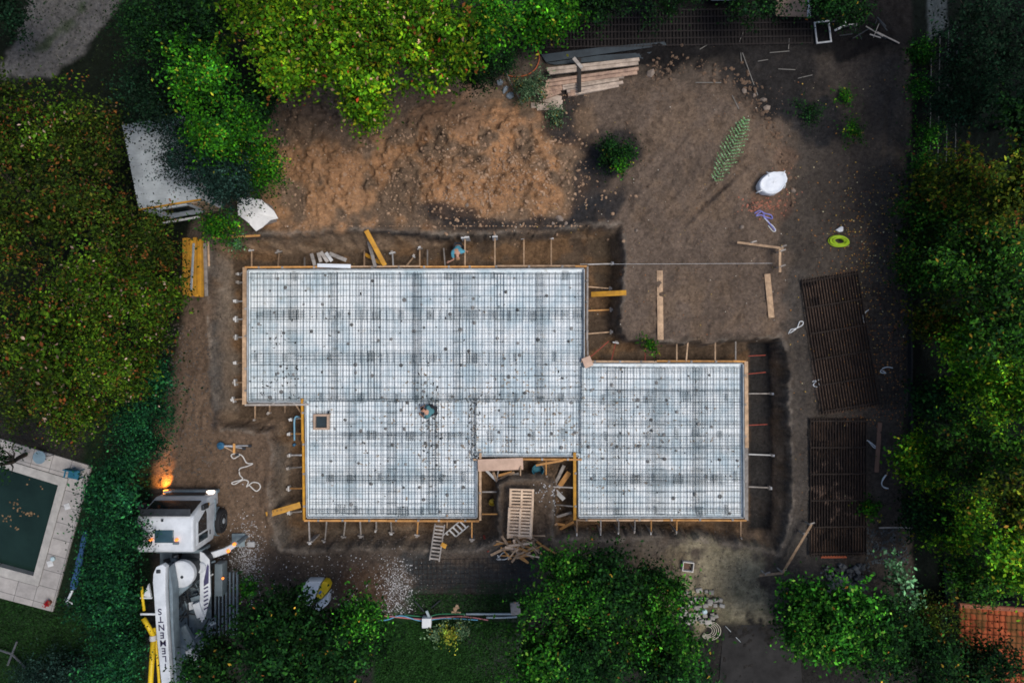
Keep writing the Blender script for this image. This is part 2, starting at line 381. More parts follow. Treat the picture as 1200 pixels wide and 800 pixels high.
def ground_mat():
    m = bpy.data.materials.new('bare_soil'); m.use_nodes = True; nt = m.node_tree; N = nt.nodes; L = nt.links; b = N['Principled BSDF']
    a = N.new('ShaderNodeAttribute'); a.attribute_name = 'col'; tc = N.new('ShaderNodeTexCoord')
    no = N.new('ShaderNodeTexNoise'); no.inputs['Scale'].default_value = 7; no.inputs['Detail'].default_value = 9; no.inputs['Roughness'].default_value = 0.75
    L.new(tc.outputs['Object'], no.inputs['Vector'])
    mr = N.new('ShaderNodeMapRange'); mr.inputs['From Min'].default_value = 0.3; mr.inputs['From Max'].default_value = 0.7; mr.inputs['To Min'].default_value = 0.55; mr.inputs['To Max'].default_value = 1.5
    L.new(no.outputs['Fac'], mr.inputs['Value'])
    mx = N.new('ShaderNodeMix'); mx.data_type = 'RGBA'; mx.blend_type = 'MULTIPLY'; mx.inputs['Factor'].default_value = 1
    cmb = N.new('ShaderNodeCombineColor')
    for k in range(3): L.new(mr.outputs[0], cmb.inputs[k])
    L.new(a.outputs['Color'], mx.inputs['A']); L.new(cmb.outputs[0], mx.inputs['B'])
    # pale pebbles
    vo = N.new('ShaderNodeTexVoronoi'); vo.inputs['Scale'].default_value = 7.5; vo.inputs['Randomness'].default_value = 1
    L.new(tc.outputs['Object'], vo.inputs['Vector'])
    lt = N.new('ShaderNodeMapRange'); lt.inputs['From Min'].default_value = 0.16; lt.inputs['From Max'].default_value = 0.24; lt.inputs['To Min'].default_value = 1; lt.inputs['To Max'].default_value = 0
    L.new(vo.outputs['Distance'], lt.inputs['Value'])
    sc = N.new('ShaderNodeSeparateColor'); L.new(vo.outputs['Color'], sc.inputs[0])
    gt = N.new('ShaderNodeMath'); gt.operation = 'GREATER_THAN'; gt.inputs[1].default_value = 0.78; L.new(sc.outputs[0], gt.inputs[0])
    mu = N.new('ShaderNodeMath'); mu.operation = 'MULTIPLY'; L.new(lt.outputs[0], mu.inputs[0]); L.new(gt.outputs[0], mu.inputs[1])
    m2 = N.new('ShaderNodeMath'); m2.operation = 'MULTIPLY'; m2.inputs[1].default_value = 0.75; L.new(mu.outputs[0], m2.inputs[0])
    br = N.new('ShaderNodeMix'); br.data_type = 'RGBA'; br.blend_type = 'MULTIPLY'; br.inputs['Factor'].default_value = 1; br.inputs['B'].default_value = (2.1,2.0,1.9,1)
    L.new(mx.outputs['Result'], br.inputs['A'])
    m3 = N.new('ShaderNodeMix'); m3.data_type = 'RGBA'; L.new(m2.outputs[0], m3.inputs['Factor']); L.new(mx.outputs['Result'], m3.inputs['A']); L.new(br.outputs['Result'], m3.inputs['B'])
    L.new(m3.outputs['Result'], b.inputs['Base Color'])
    b.inputs['Roughness'].default_value = 0.95; b.inputs['Specular IOR Level'].default_value = 0.10
    bp = N.new('ShaderNodeBump'); bp.inputs['Strength'].default_value = 0.9; bp.inputs['Distance'].default_value = 0.06
    ad = N.new('ShaderNodeMath'); ad.operation = 'ADD'; L.new(no.outputs['Fac'], ad.inputs[0]); L.new(mu.outputs[0], ad.inputs[1])
    n5 = N.new('ShaderNodeTexNoise'); n5.inputs['Scale'].default_value = 2.4; n5.inputs['Detail'].default_value = 6; n5.inputs['Roughness'].default_value = 0.7; L.new(tc.outputs['Object'], n5.inputs['Vector'])
    b2 = N.new('ShaderNodeBump'); b2.inputs['Strength'].default_value = 1.0; b2.inputs['Distance'].default_value = 0.16; L.new(n5.outputs['Fac'], b2.inputs['Height']); L.new(b2.outputs[0], bp.inputs['Normal'])
    L.new(ad.outputs[0], bp.inputs['Height']); L.new(bp.outputs[0], b.inputs['Normal'])
    return m
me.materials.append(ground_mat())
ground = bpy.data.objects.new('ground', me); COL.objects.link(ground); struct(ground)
# ================================================================== foundation bed
POLY = [(291,317),(684,315.5),(684,426.5),(870,426.5),(871,605.5),(678.5,605.5),(678.5,533.5),(558.5,533.5),(558.5,605.5),(360.5,605.5),(358.5,470.5),(291,470.5)]
PW = [W(x,y,ZS)[:2] for x,y in POLY]
def slab_mat():
    m = bpy.data.materials.new('pale_insulation_bed'); m.use_nodes = True; nt = m.node_tree; N = nt.nodes; L = nt.links; b = N['Principled BSDF']
    tc = N.new('ShaderNodeTexCoord')
    def noise(s, d=6, r=0.6):
        n = N.new('ShaderNodeTexNoise'); n.inputs['Scale'].default_value = s; n.inputs['Detail'].default_value = d; n.inputs['Roughness'].default_value = r; L.new(tc.outputs['Object'], n.inputs['Vector']); return n
    def ramp(n, p0, p1, c0, c1):
        r = N.new('ShaderNodeValToRGB'); r.color_ramp.elements[0].position = p0; r.color_ramp.elements[1].position = p1; r.color_ramp.elements[0].color = (*c0,1); r.color_ramp.elements[1].color = (*c1,1); L.new(n.outputs['Fac'], r.inputs['Fac']); return r
    base = ramp(noise(0.9,7,0.65), 0.36, 0.60, (0.52,0.65,0.71), (0.86,0.92,0.935))
    mud = ramp(noise(2.3, 8, 0.7), 0.60, 0.72, (1,1,1), (0.72,0.66,0.58))
    fine = ramp(noise(16, 4, 0.7), 0.30, 0.50, (0.80,0.80,0.80), (1,1,1))
    a = N.new('ShaderNodeMix'); a.data_type = 'RGBA'; a.blend_type = 'MULTIPLY'; a.inputs['Factor'].default_value = 1; L.new(base.outputs[0], a.inputs['A']); L.new(mud.outputs[0], a.inputs['B'])
    c = N.new('ShaderNodeMix'); c.data_type = 'RGBA'; c.blend_type = 'MULTIPLY'; c.inputs['Factor'].default_value = 1; L.new(a.outputs['Result'], c.inputs['A']); L.new(fine.outputs[0], c.inputs['B'])
    L.new(c.outputs['Result'], b.inputs['Base Color']); b.inputs['Roughness'].default_value = 0.55
    bp = N.new('ShaderNodeBump'); bp.inputs['Strength'].default_value = 0.5; bp.inputs['Distance'].default_value = 0.03
    n4 = noise(5, 5); L.new(n4.outputs['Fac'], bp.inputs['Height']); L.new(bp.outputs[0], b.inputs['Normal'])
    return m
o = MB().prism(PW, ZF-0.1, ZS-0.10).build('foundation_slab', slab_mat())
tag(o, 'pale blue-white foundation bed covered by reinforcement mesh inside the formwork', 'foundation')
# ---- reinforcement mats
def rebar_mat(x0, x1, y0, y1, z, sx, sy, r, jit=0.004):
    mb = MB(); n = max(2, int(round((x1-x0)/sx))); xs = [x0+0.03+(x1-x0-0.06)*i/n for i in range(n+1)]
    for x in xs: 
        d = random.uniform(-jit, jit); mb.beam((x+d, y0, z), (x+random.uniform(-jit,jit), y1, z), 2*r, 2*r)
    n = max(2, int(round((y1-y0)/sy)))
    for i in range(n+1):
        y = y0+0.03+(y1-y0-0.06)*i/n
        mb.beam((x0, y+random.uniform(-jit,jit), z+2*r), (x1, y+random.uniform(-jit,jit), z+2*r), 2*r, 2*r)
    return mb
WINGS = [('big upper left wing', (293,683,319,469)), ('lower left wing', (362,557,469,604)), ('middle link above the inlet', (557,680,469,532)), ('right wing', (680,869,429,604))]
st = steelw()
P = 47.5; LAP = 12
for wn, (a0, a1, b0, b1) in WINGS:
    nc = max(1, int(round((a1-a0)/P)))
    step = (a1-a0)/nc
    for i in range(nc):
        xa = a0+i*step-(LAP/2 if i else 0); xb = a0+(i+1)*step+(LAP/2 if i < nc-1 else 0)
        xa += random.uniform(-1,1)*(i>0); xb += random.uniform(-1,1)*(i<nc-1)
        xw0, yw1, _ = W(xa, b0+random.uniform(0,2), ZS); xw1, yw0, _ = W(xb, b1-random.uniform(0,2), ZS)
        m = rebar_mat(xw0, xw1, yw0, yw1, ZS-0.06, 0.140, 0.52, 0.0052).build('rebar_mat', st)
        tag(m, f'{ORD[i]} tall lower-layer mesh mat from the left on the {wn}', 'rebar mat', 'lower layer of mesh mats on the foundation')
    nr = max(1, int(round((b1-b0)/P))); ncol = max(1, int(round((a1-a0)/150)))
    sr = (b1-b0)/nr; scx = (a1-a0)/ncol
    for j in range(nr):
        off = (j % 2)*0.33
        for i in range(ncol):
            ya = b0+j*sr-(LAP/2 if j else 0); yb = b0+(j+1)*sr+(LAP/2 if j < nr-1 else 0)
            xa = a0+i*scx-(6 if i else 0)+random.uniform(-5,5)*(i>0); xb = a0+(i+1)*scx+(6+random.uniform(-5,5) if i < ncol-1 else 0)
            xw0, yw1, _ = W(xa, ya, ZS); xw1, yw0, _ = W(xb, yb, ZS)
            m = rebar_mat(xw0, xw1, yw0, yw1, ZS-0.02+0.016*((i+j)%2), 0.30, 0.255, 0.0062).build('rebar_mat', st)
            tag(m, f'upper-layer mesh mat, row {j+1}, {ORD[i]} from the left, {wn}', 'rebar mat', 'upper layer of mesh mats on the foundation')
# additional edge / beam bars (darker bands)
def bars(name, lab, rect, vert, n, rr=0.006):
    n = max(2, n-1)
    mb = MB(); a0,a1,b0,b1 = rect
    for i in range(n):
        f = (i+0.5)/n
        if vert:
            p = W(a0+(a1-a0)*f, b0, ZS+0.02); q = W(a0+(a1-a0)*f, b1, ZS+0.02)
        else:
            p = W(a0, b0+(b1-b0)*f, ZS+0.03); q = W(a1, b0+(b1-b0)*f, ZS+0.03)
        mb.beam(p, q, rr*2, rr*2)
    # stirrups
    L = (b1-b0) if vert else (a1-a0); k = int(L/9)
    for i in range(k):
        f = (i+0.5)/k
        if vert: p = W(a0-0.5, b0+L*f, ZS+0.045); q = W(a1+0.5, b0+L*f, ZS+0.045)
        else: p = W(a0+L*f, b0-0.5, ZS+0.045); q = W(a0+L*f, b1+0.5, ZS+0.045)
        mb.beam(p, q, 0.008, 0.008)
    o = mb.build(name, st); tag(o, lab, 'rebar bundle', 'beam reinforcement bundles in the foundation')
for lab, r, v, n in [
 ('long bar bundle across the slab at the step where the lower wing begins', (291,683,460,471), False, 5),
 ('bar bundle along the top edge of the upper left wing', (291,683,319,327), False, 3),
 ('short bar bundle crossing the left part of the upper wing at its upper third', (308,358,364,373), False, 4),
 ('bar bundle crossing the upper wing right of centre at its upper third', (535,668,363,371), False, 3),
 ('bar bundle crossing the upper wing middle at two thirds', (345,450,414,424), False, 3),
 ('dark upright bar bundle left of the pallet inlet', (551,560,462,545), True, 5),
 ('upright bar bundle in the lower left wing below the crouching worker', (500,514,462,600), True, 4),
 ('upright bar bundle under the plywood square at the inner corner', (676,685,318,532), True, 4),
 ('bar bundle crossing the lower left wing', (400,545,506,512), False, 3),
 ('bar bundle low in the lower left wing', (385,530,556,564), False, 4),
 ('bar bundle along the bottom edge of the lower left wing', (361,556,595,602), False, 4),
 ('dark bar bundle low across the right wing', (710,850,556,568), False, 6),
 ('bar bundle crossing the right wing at its upper third', (708,868,455,463), False, 4),
 ('bar bundle crossing the middle of the right wing', (710,868,491,500), False, 3),
 ('bar bundle crossing the right wing below its middle', (715,868,524,531), False, 3),
 ('bar bundle along the bottom edge of the right wing', (681,868,594,600), False, 3),
 ('bar bundle along the top edge of the right wing', (690,868,430,436), False, 3),
 ('upright bar bundle in the left third of the right wing', (710,719,430,600), True, 3),
 ('upright bar bundle in the centre of the right wing', (759,770,455,600), True, 4),
 ('upright bar bundle in the right third of the right wing', (810,819,430,600), True, 4),
 ('upright bar bundle right of centre of the upper wing', (532,540,318,470), True, 3),
 ('upright bar bundle left of centre of the upper wing', (388,397,318,470), True, 3),
 ('upright bar bundle in the middle of the upper wing', (484,491,318,470), True, 2),
 ('upright bar bundle on the right side of the upper wing', (628,637,318,470), True, 3)]:
    bars('rebar_bundle', lab, r, v, n)
# mesh spacers (grey discs) under the mesh
def poly_in(px, py):
    return float(sdist(np.array([px*1.0]), np.array([py*1.0]), POLY)[0])
spm = mat('grey_spacer', (0.19,0.19,0.185), 0.9, 0.4, 8, objvar=0.5)
proto = None; cnt = 0
yy = 324
row = 0
while yy < 606:
    xx = 296+(row % 2)*12
    while xx < 872:
        px = xx+random.uniform(-9,9); py = yy+random.uniform(-8,8)
        if poly_in(px, py) > 4 and not (365<px<390 and 484<py<506) and random.random() < 0.66:
            x, y, z = W(px, py, ZS-0.06)
            if proto is None:
                mb = MB().lathe((0,0,0), [(0.085,-0.038),(0.10,-0.01),(0.095,0.012),(0.06,0.022)], 9); proto = mb.build('mesh_spacer', spm)
                tag(proto, 'small round grey mesh spacer block lying under the slab reinforcement', 'spacer', 'grey mesh spacers dotted over the slab'); o = proto
            else: o = proto.copy(); COL.objects.link(o)
            s = random.uniform(0.45, 0.95); o.location = (x, y, z); o.scale = (s, s*random.uniform(0.8,1.2), 1); o.rotation_euler[2] = random.uniform(0,3); cnt += 1
        xx += 28
    yy += 20; row += 1
print('spacers', cnt)
# spacer cages (short zig-zag bars) tied between the two mesh layers
cg = None
for ry in (322,369,419,466,509,560,598):
    xx = 300
    while xx < 868:
        px = xx+random.uniform(-5,5); py = ry+random.uniform(-2,2); xx += random.choice((24,36,48,48))
        if poly_in(px,py) < 6 or (360<px<394 and 480<py<510): continue
        x,y,z = W(px,py,ZS-0.03)
        if cg is None:
            mb = MB()
            for i in range(5): mb.beam((-0.12+0.06*i,-0.20,-0.02),(-0.12+0.06*i,0.20,-0.02),0.008,0.008)
            for i in range(5): mb.beam((-0.14,-0.18+0.09*i,0.01),(0.14,-0.18+0.09*i,0.01),0.007,0.007)
            cg = mb.build('spacer_cage', mat('dark_cage_wire',(0.045,0.065,0.075),0.7,0.3,5,bump=0)); tag(cg,'short dark wire spacer cage tied into the slab mesh','spacer cage','wire spacer cages set in rows in the slab mesh'); o = cg
        else: o = cg.copy(); COL.objects.link(o)
        o.location=(x,y,z); o.rotation_euler[2]=random.uniform(-0.06,0.06); s=random.uniform(0.7,1.15); o.scale=(s*random.choice((0.6,1,1.6)),s,1)
# scraps of tie wire, soil and trodden mud crumbs on the bed
mb = MB(); mb2 = MB()
def scrap(mb, px, py, s):
    x, y, z = W(px, py, ZS-0.085); a = random.uniform(0, 3.14); k = random.choice((0.6,1,1.5))
    mb.box((x, y, z), (s*k, s*random.uniform(0.3,0.8), 0.03), a)
for _ in range(70): scrap(mb, random.gauss(322,17), random.choice((random.gauss(395,12), random.gauss(443,12), random.gauss(450,12))), random.uniform(0.04,0.10))
for _ in range(120): scrap(mb2 if random.random()<0.3 else mb, random.gauss(505,7), random.gauss(490,30), random.uniform(0.03,0.10))
for _ in range(200):
    px, py = random.uniform(291,870), random.uniform(318,604)
    if poly_in(px,py) > 3: scrap(mb, px, py, random.uniform(0.03,0.09))
for _ in range(110): scrap(mb2 if random.random()<0.3 else mb, random.gauss(555,4), random.uniform(465,540), random.uniform(0.03,0.09))
for _ in range(900):
    px, py = random.gauss(620,110), random.gauss(500,45)
    if poly_in(px,py) > 3: scrap(mb2, px, py, random.uniform(0.03,0.10))
o = mb.build('wire_scrap', mat('dark_scrap', (0.045,0.042,0.04), 0.9, 0.5, 6)); tag(o, 'dark scraps of tie wire and dirt scattered between the slab bars', 'scrap', kind='stuff')
o = mb2.build('mud_crumb', mat('dried_mud_crumbs', (0.42,0.33,0.24), 0.95, 0.3, 2, col2=(0.30,0.26,0.22))); tag(o, 'pale brown mud crumbs trodden over the middle of the slab bed', 'mud', kind='stuff')
# ================================================================== formwork
gp = mat('formwork_panel_grey', (0.40,0.43,0.44), 0.8, 0.2, 3, col2=(0.25,0.26,0.26))
SIDES = [ # start, end, waler material, waler width m, gap m, label
 (0,1,orange,0.075,0.06,'north side of the upper wing'),(1,2,wood,0.075,0.09,'east side of the upper wing'),(2,3,orange,0.08,0.05,'north side of the right wing'),
 (3,4,wood,0.16,0.02,'east side of the right wing'),(4,5,orange,0.08,0.04,'south side of the right wing'),(5,6,yellow,0.13,0.09,'right side of the pallet inlet'),
 (6,7,orange,0.08,0.09,'upper side of the pallet inlet'),(7,8,wood,0.10,0.08,'left side of the pallet inlet'),(8,9,orange,0.085,0.07,'south side of the lower left wing'),
 (9,10,yellow,0.10,0.05,'west side of the lower left wing'),(10,11,wood,0.08,0.03,'short south step of the upper wing'),(11,0,yellow,0.17,0.03,'west side of the upper wing')]
for a, b, wm, ww, gap, lab in SIDES:
    p = Vector((*PW[a], 0)); q = Vector((*PW[b], 0)); d = (q-p).normalized(); nrm = Vector((-d.y, d.x, 0))
    root = empty('formwork', (p.x, p.y, ZF), f'timber formwork along the {lab}', 'formwork', 'formwork boards around the foundation')
    L = (q-p).length
    loc = lambda s, off, z: Vector((d.x*s+nrm.x*off, d.y*s+nrm.y*off, z-ZF))
    th = 0.045
    MB().beam(loc(0.002, th/2, (ZS+0.07+ZF)/2), loc(L-0.002, th/2, (ZS+0.07+ZF)/2), th, ZS+0.07-ZF).build('panel', gp, root)
    # waler, in board lengths with slight offsets
    s = -0.12; k = 0
    while s < L-0.05:
        e = min(s+random.uniform(3.2,4.2), L+0.15); o1 = th+gap+ww/2+random.uniform(-0.012,0.012)
        mm = wm() if random.random() < 0.72 else (wood() if wm is not wood else greyw())
        MB().beam(loc(s, o1, ZS+0.02+random.uniform(0,0.03)), loc(e-0.01, o1+random.uniform(-0.02,0.02), ZS+0.02), ww, 0.10).build('waler', mm, root); s = e
    # upright posts between panel and waler
    s = 0.5
    while s < L-0.3:
        c = loc(s, th+gap+0.001+0.02, (ZF+ZS)/2+0.06); MB().box(c, (0.09,0.09,ZS-ZF+0.1), math.atan2(d.y,d.x)).build('post', greyw(), root); s += random.uniform(0.9,1.5)
# ---- raking braces: (x0,y0 at formwork) -> (x1,y1 at stake), stake pad length px (0 = none), material
red = lambda: mat('rust_red_bar', (0.30,0.06,0.04), 0.8, 0.3, 4)
BR = {
 'north side of the upper wing': [(295,312,295,295,8,wood),(326,312,327,297,11,wood),(357,312,357,302,0,greyw),(427,312,427,295,0,wood),(461,312,460,298,9,palew),(476,312,484,302,4,wood),(492,312,492,293,8,wood),(501,312,501,293,0,greyw),(522,315,520,291,0,greyw),(545,312,545,280,12,wood),(580,312,580,279,8,wood),(614,312,614,281,9,wood),(646,312,646,281,7,wood)],
 'east side of the upper wing': [(689,336,713,338,6,wood),(689,364,714,363,7,orange),(689,391,714,389,7,wood),(689,310,715,309,6,greyw),(692,418,713,400,0,red)],
 'north side of the right wing': [(716,424,721,403,9,red),(756,424,756,403,12,red),(793,424,793,403,10,wood),(804,424,806,401,0,wood),(838,424,838,401,0,wood),(862,424,862,400,0,greyw)],
 'east side of the right wing': [(877,417,897,416,0,red),(877,438,897,436,0,red),(877,461,902,461 ,4,greyw),(877,498,899,497,0,red),(877,532,903,533,4,palew),(877,570,900,571,6,greyw)],
 'south side of the right wing': [(676,609,676,623,2,wood),(704,609,704,622,2,greyw),(725,609,725,621,2,greyw),(763,609,763,622,2,orange),(793,609,793,621,2,orange),(868,609,868,628,3,wood),(744,609,744,620,2,greyw)],
 'right side of the pallet inlet': [(671,571,648,570,4,greyw),(671,593,652,591,0,greyw)],
 'upper side of the pallet inlet': [(610,540,610,557,0,wood),(640,540,640,556,5,orange),(585,540,583,560,0,greyw)],
 'left side of the pallet inlet': [(565,576,582,576,6,greyw),(565,602,583,602,0,orange)],
 'south side of the lower left wing': [(362,610,363,633,8,greyw),(383,610,381,632,10,greyw),(405,610,403,627,8,greyw),(422,610,423,626,9,greyw),(441,610,441,619,3,greyw),(458,610,459,622,8,greyw),(490,610,489,625,8,orange),(524,603,524,618,0,wood),(553,610,553,630,8,orange)],
 'west side of the lower left wing': [(353,490,343,491,5,greyw),(353,508,341,508,5,orange),(353,533,341,533,5,palew),(353,547,340,548,5,greyw),(353,572,340,572,8,orange),(353,599,341,600,7,greyw)],
 'short south step of the upper wing': [(299,476,299,490,4,wood),(316,476,316,482,4,wood),(334,476,334,483,0,wood),(347,474,353,484,0,wood)],
 'west side of the upper wing': [(286,319,281,321,4,palew),(286,331,281,331,5,palew),(286,353,278,353,5,palew),(286,374,278,374,9,palew),(286,395,278,395,8,palew),(286,425,278,425,5,wood),(286,448,277,448,10,wood),(286,467,275,468,9,wood)]}
for lab, lst in BR.items():
    for i, (x0,y0,x1,y1,pad,mm) in enumerate(lst):
        p = WV(x0, y0, ZS+0.04); g = PG(x1, y1)
        z1 = max(min(g.z+0.12, ZS+0.45), ZF+0.25); q = WV(x1, y1, z1)
        seq = 'from the left' if 'north' in lab or 'south' in lab or 'upper side' in lab else 'from the top'
        root = empty('formwork_brace', tuple(p), f'{ORD[i]} thin timber brace {seq} propping the {lab}', 'brace', 'braces propping the formwork')
        d = q-p
        MB().beam((0,0,0), d, 0.055 if mm is not red else 0.035, 0.055 if mm is not red else 0.035).build('strut', mm(), root)
        if pad:
            L = pad*K*0.8; a = math.atan2(d.y, d.x)+math.pi/2+random.uniform(-0.15,0.15); gz = G(q.x, q.y)
            zt = q.z+0.05; zb = min(gz-0.15, q.z-0.3)
            off = Vector((d.x, d.y, 0)).normalized()*0.065
            MB().box((d.x+off.x, d.y+off.y, (zt+zb)/2-p.z), (L, 0.06, zt-zb), a).build('stake_board', palew() if random.random()<(0.7 if 'north' in lab or 'west' in lab else 0.1) else greyw(), root)
            mb = MB().box((d.x+off.x*1.9, d.y+off.y*1.9, q.z+0.07-p.z), (min(L,0.15)*0.8, 0.07, 0.04), a+0.1); mb.build('cap_block', palew() if random.random()<0.5 else greyw(), root)
# ================================================================== boards and timbers lying about
def board(name, a, b, w, m, lab, cat='board', za=None, zb=None, th=0.045, group=None):
    pa = PG(*a, 0.04) if za is None else WV(*a, za); pb = PG(*b, 0.04) if zb is None else WV(*b, zb)
    c = (pa+pb)/2; mb = MB().beam(pa-c, pb-c, w*K, th)
    o = mb.build(name, m, bevel=0.004); o.location = c
    return tag(o, lab, cat, group)
board('plank',(773,317),(774,398),7,wood(),'long pale plank lying upright in the picture on bare soil beside the trench','plank')
board('plank',(899,321),(904,372),7,wood(),'short pale plank on the soil between the pit and the dark mesh mats','plank')
board('plank',(693,345),(734,343),6,yellow(),'yellowish beam bridging the narrow trench beside the upper wing','plank',ZS+0.12,0.10,0.10)
board('plank',(429,270),(451,311),5.5,yellow(),'bright yellow plank leaning from the bank to the top formwork','plank',0.08,ZS+0.14,0.05)
board('plank',(432,283),(440,313),4,greyw(),'narrow grey plank leaning beside the bright yellow plank','plank',-0.5,ZS+0.12)
board('plank',(428,298),(447,309),4,yellow(),'short yellow offcut under the bright leaning plank','plank',-1.0,-0.9,0.06)
board('plank',(312,603),(352,591),7,yellow(),'yellow beam crossing the trench beside the lower left wing','plank',0.06,ZS+0.12,0.1)
board('plank',(372,311),(411,312),4.5,mat('white_board',(0.72,0.76,0.80),0.5,0.08,2),'flat white board on top of the upper formwork','board',ZS+0.12,ZS+0.12)
for i,(a,b,w,m) in enumerate([((365,297),(369,311),4,greyw),((373,296),(376,307),4,greyw),((376,295),(384,307),4,greyw),((382,296),(389,306),4,palew),((386,297),(406,305),4.5,greyw)]):
    board('board_offcut',a,b,w,m(),f'{ORD[i]} from the left of the grey offcuts leaning above the white board','offcut',-0.45,ZS+0.05,0.05,'grey offcuts leaning on the top formwork')
board('plank',(1031,495),(1027,553),5,mat('brown_plank',(0.20,0.11,0.075),0.8,0.2,3),'brown plank lying right of the dark mesh mat','plank')
o = board('plywood_sheet',(560,545),(613,543),14,mat('pinkish_plywood',(0.56,0.39,0.29),0.7,0.12,2,col2=(0.44,0.30,0.22)),'long pinkish plywood strip laid over the corner of the pallet inlet','plywood',ZS+0.18,ZS+0.18,0.03)
c = WV(688.5,424,ZS+0.16); o = MB().box((0,0,0),(0.40,0.46,0.025),0.38).build('plywood_square',mat('pinkish_plywood',(0,0,0)),bevel=0.004); o.location=c; tag(o,'small square of plywood covering the inner corner of the formwork','plywood')
board('rail_board',(249,279),(305,276),2.5,orange(),'thin orange batten along the bank beside the grey tarp','batten',0.1,0.12)
board('rail_board',(244,283),(245,312),2.2,wood(),'thin pale batten beside the yellow formwork beams','batten')
board('orange_offcut',(962,652),(992,652),3,mat('red_orange_board',(0.42,0.10,0.04),0.7,0.2,3),'short red-orange batten below the lower dark mesh mat','batten')
board('red_bar',(567,627),(572,646),2.5,red(),'short red bar leaning in the trench left of the pallets','bar')
board('timber_offcut',(628,545),(660,539),2.5,orange(),'thin orange batten across the top of the pallet inlet','batten',ZS+0.08,ZS+0.1)
# inlet debris
for i,(a,b,w,m,lab) in enumerate([((650,568),(661,545),4,greyw,'grey offcut'),((654,571),(667,554),5,greyw,'long grey offcut'),((656,569),(667,553),6,orange,'split orange offcut'),((651,575),(661,585),5,palew,'white board'),((643,608),(670,600),3,greyw,'grey batten'),((646,612),(662,615),3,orange,'orange batten'),((656,620),(672,611),3,orange,'second orange batten'),((644,619),(653,613),2.5,wood,'short tan batten'),((570,551),(582,563),3,palew,'pale batten'),((578,553),(583,565),3,wood,'tan batten'),((583,563),(608,555),4,greyw,'grey batten by the plywood'),((584,557),(600,553),3,orange,'orange batten by the plywood'),((586,561),(603,553),3,wood,'tan batten by the plywood')]):
    board('timber_offcut',a,b,w,m(),f'{lab} lying in the {"right" if a[0]>620 else "left"} part of the pallet inlet','offcut',ZF+0.12+0.05*i,ZF+0.2+0.05*i,0.05,'offcuts lying in the pallet inlet')
# batter boards
def batter(pts, stakes, lab, pars=((0,0))):
    c = PG(*pts[0]); root = empty('batter_board', tuple(c), lab, 'batter board')
    for a, b in zip(pts[:-1], pts[1:]):
        pa = PG(*a, 0.5)-c; pb = PG(*b, 0.5)-c; MB().beam(pa, pb, 0.10, 0.035).build('rail', wood(), root)
    for s in stakes:
        g = PG(*s, 0.5)-c; MB().box((g.x+0.03, g.y+0.06, g.z-0.25), (0.05,0.05,0.64)).build('stake', greyw(), root)
        MB().box((g.x+0.12, g.y+0.1, g.z-0.02), (0.28,0.06,0.03), 0.3).build('cleat', greyw(), root)
batter([(864,284),(918,291)],[(880,286),(915,291)],'thin horizontal batter board standing above the two planks')
batter([(914,292),(914,319)],[(914,296),(914,314)],'short upright batter board at the end of the white string line')
batter([(890,674),(917,671)],[(896,674),(915,671)],'short batter board near the sandy patch')
batter([(917,671),(951,614)],[(948,616),(941,627)],'long slanting batter board near the lower dark mesh mat')
a = WV(680,309.5,0.35); b = WV(905,308.5,0.5)
o = MB().tube([a, (a+b)/2+Vector((0,0,-0.06)), b], 0.007, 5).build('string_line', mat('white_string',(0.6,0.6,0.58),0.8)); tag(o,'thin white string line stretched across the soil to the batter board','string')
# box-out frame
c = WV(377,494,ZS+0.02); root = empty('box_out', tuple(c), 'small square timber box-out with a dark opening in the slab corner', 'box-out')
mb = MB(); s=0.30
for x,y,sx,sy in ((0,s,0.70,0.09),(0,-s,0.70,0.09),(s,0,0.09,0.508),(-s,0,0.09,0.508)): mb.box((x,y,0.0),(sx,sy,0.22))
mb.build('frame', mat('tan_frame',(0.42,0.30,0.22),0.8), root); MB().box((0,0,-0.05),(0.50,0.50,0.02)).build('opening', mat('dark_void',(0.02,0.035,0.045),0.5), root)
MB().tube([(0.30,0.36,0.1),(0.37,0.50,0.15)],0.035,6).build('pipe_stub', darkm(), root)
# yellow beam stack
c = PG(231,314); root = empty('beam_stack', tuple(c), 'stack of bright yellow formwork beams at the edge of the left trees', 'beam stack')
for lay in range(3):
    for i in range(5):
        if lay == 2 and i > 3: continue
        x = -0.37+i*0.155+random.uniform(-0.01,0.01); y = random.uniform(-0.06,0.06)
        MB().box((x, y, 0.08+lay*0.15), (0.145, 2.45, 0.13), random.uniform(-0.01,0.01)).build('beam', yellow(), root, bevel=0.006)
board('metal_strip',(227,285),(224,340),2.5,mat('galvanised',(0.45,0.5,0.52),0.4,0.15,3,metal=0.5),'thin grey metal strip lying on the yellow beams','strip',0.53,0.53,0.02)
board('plank',(240,285),(242,347),4,greyw(),'pale grey plank beside the yellow formwork beams','plank')
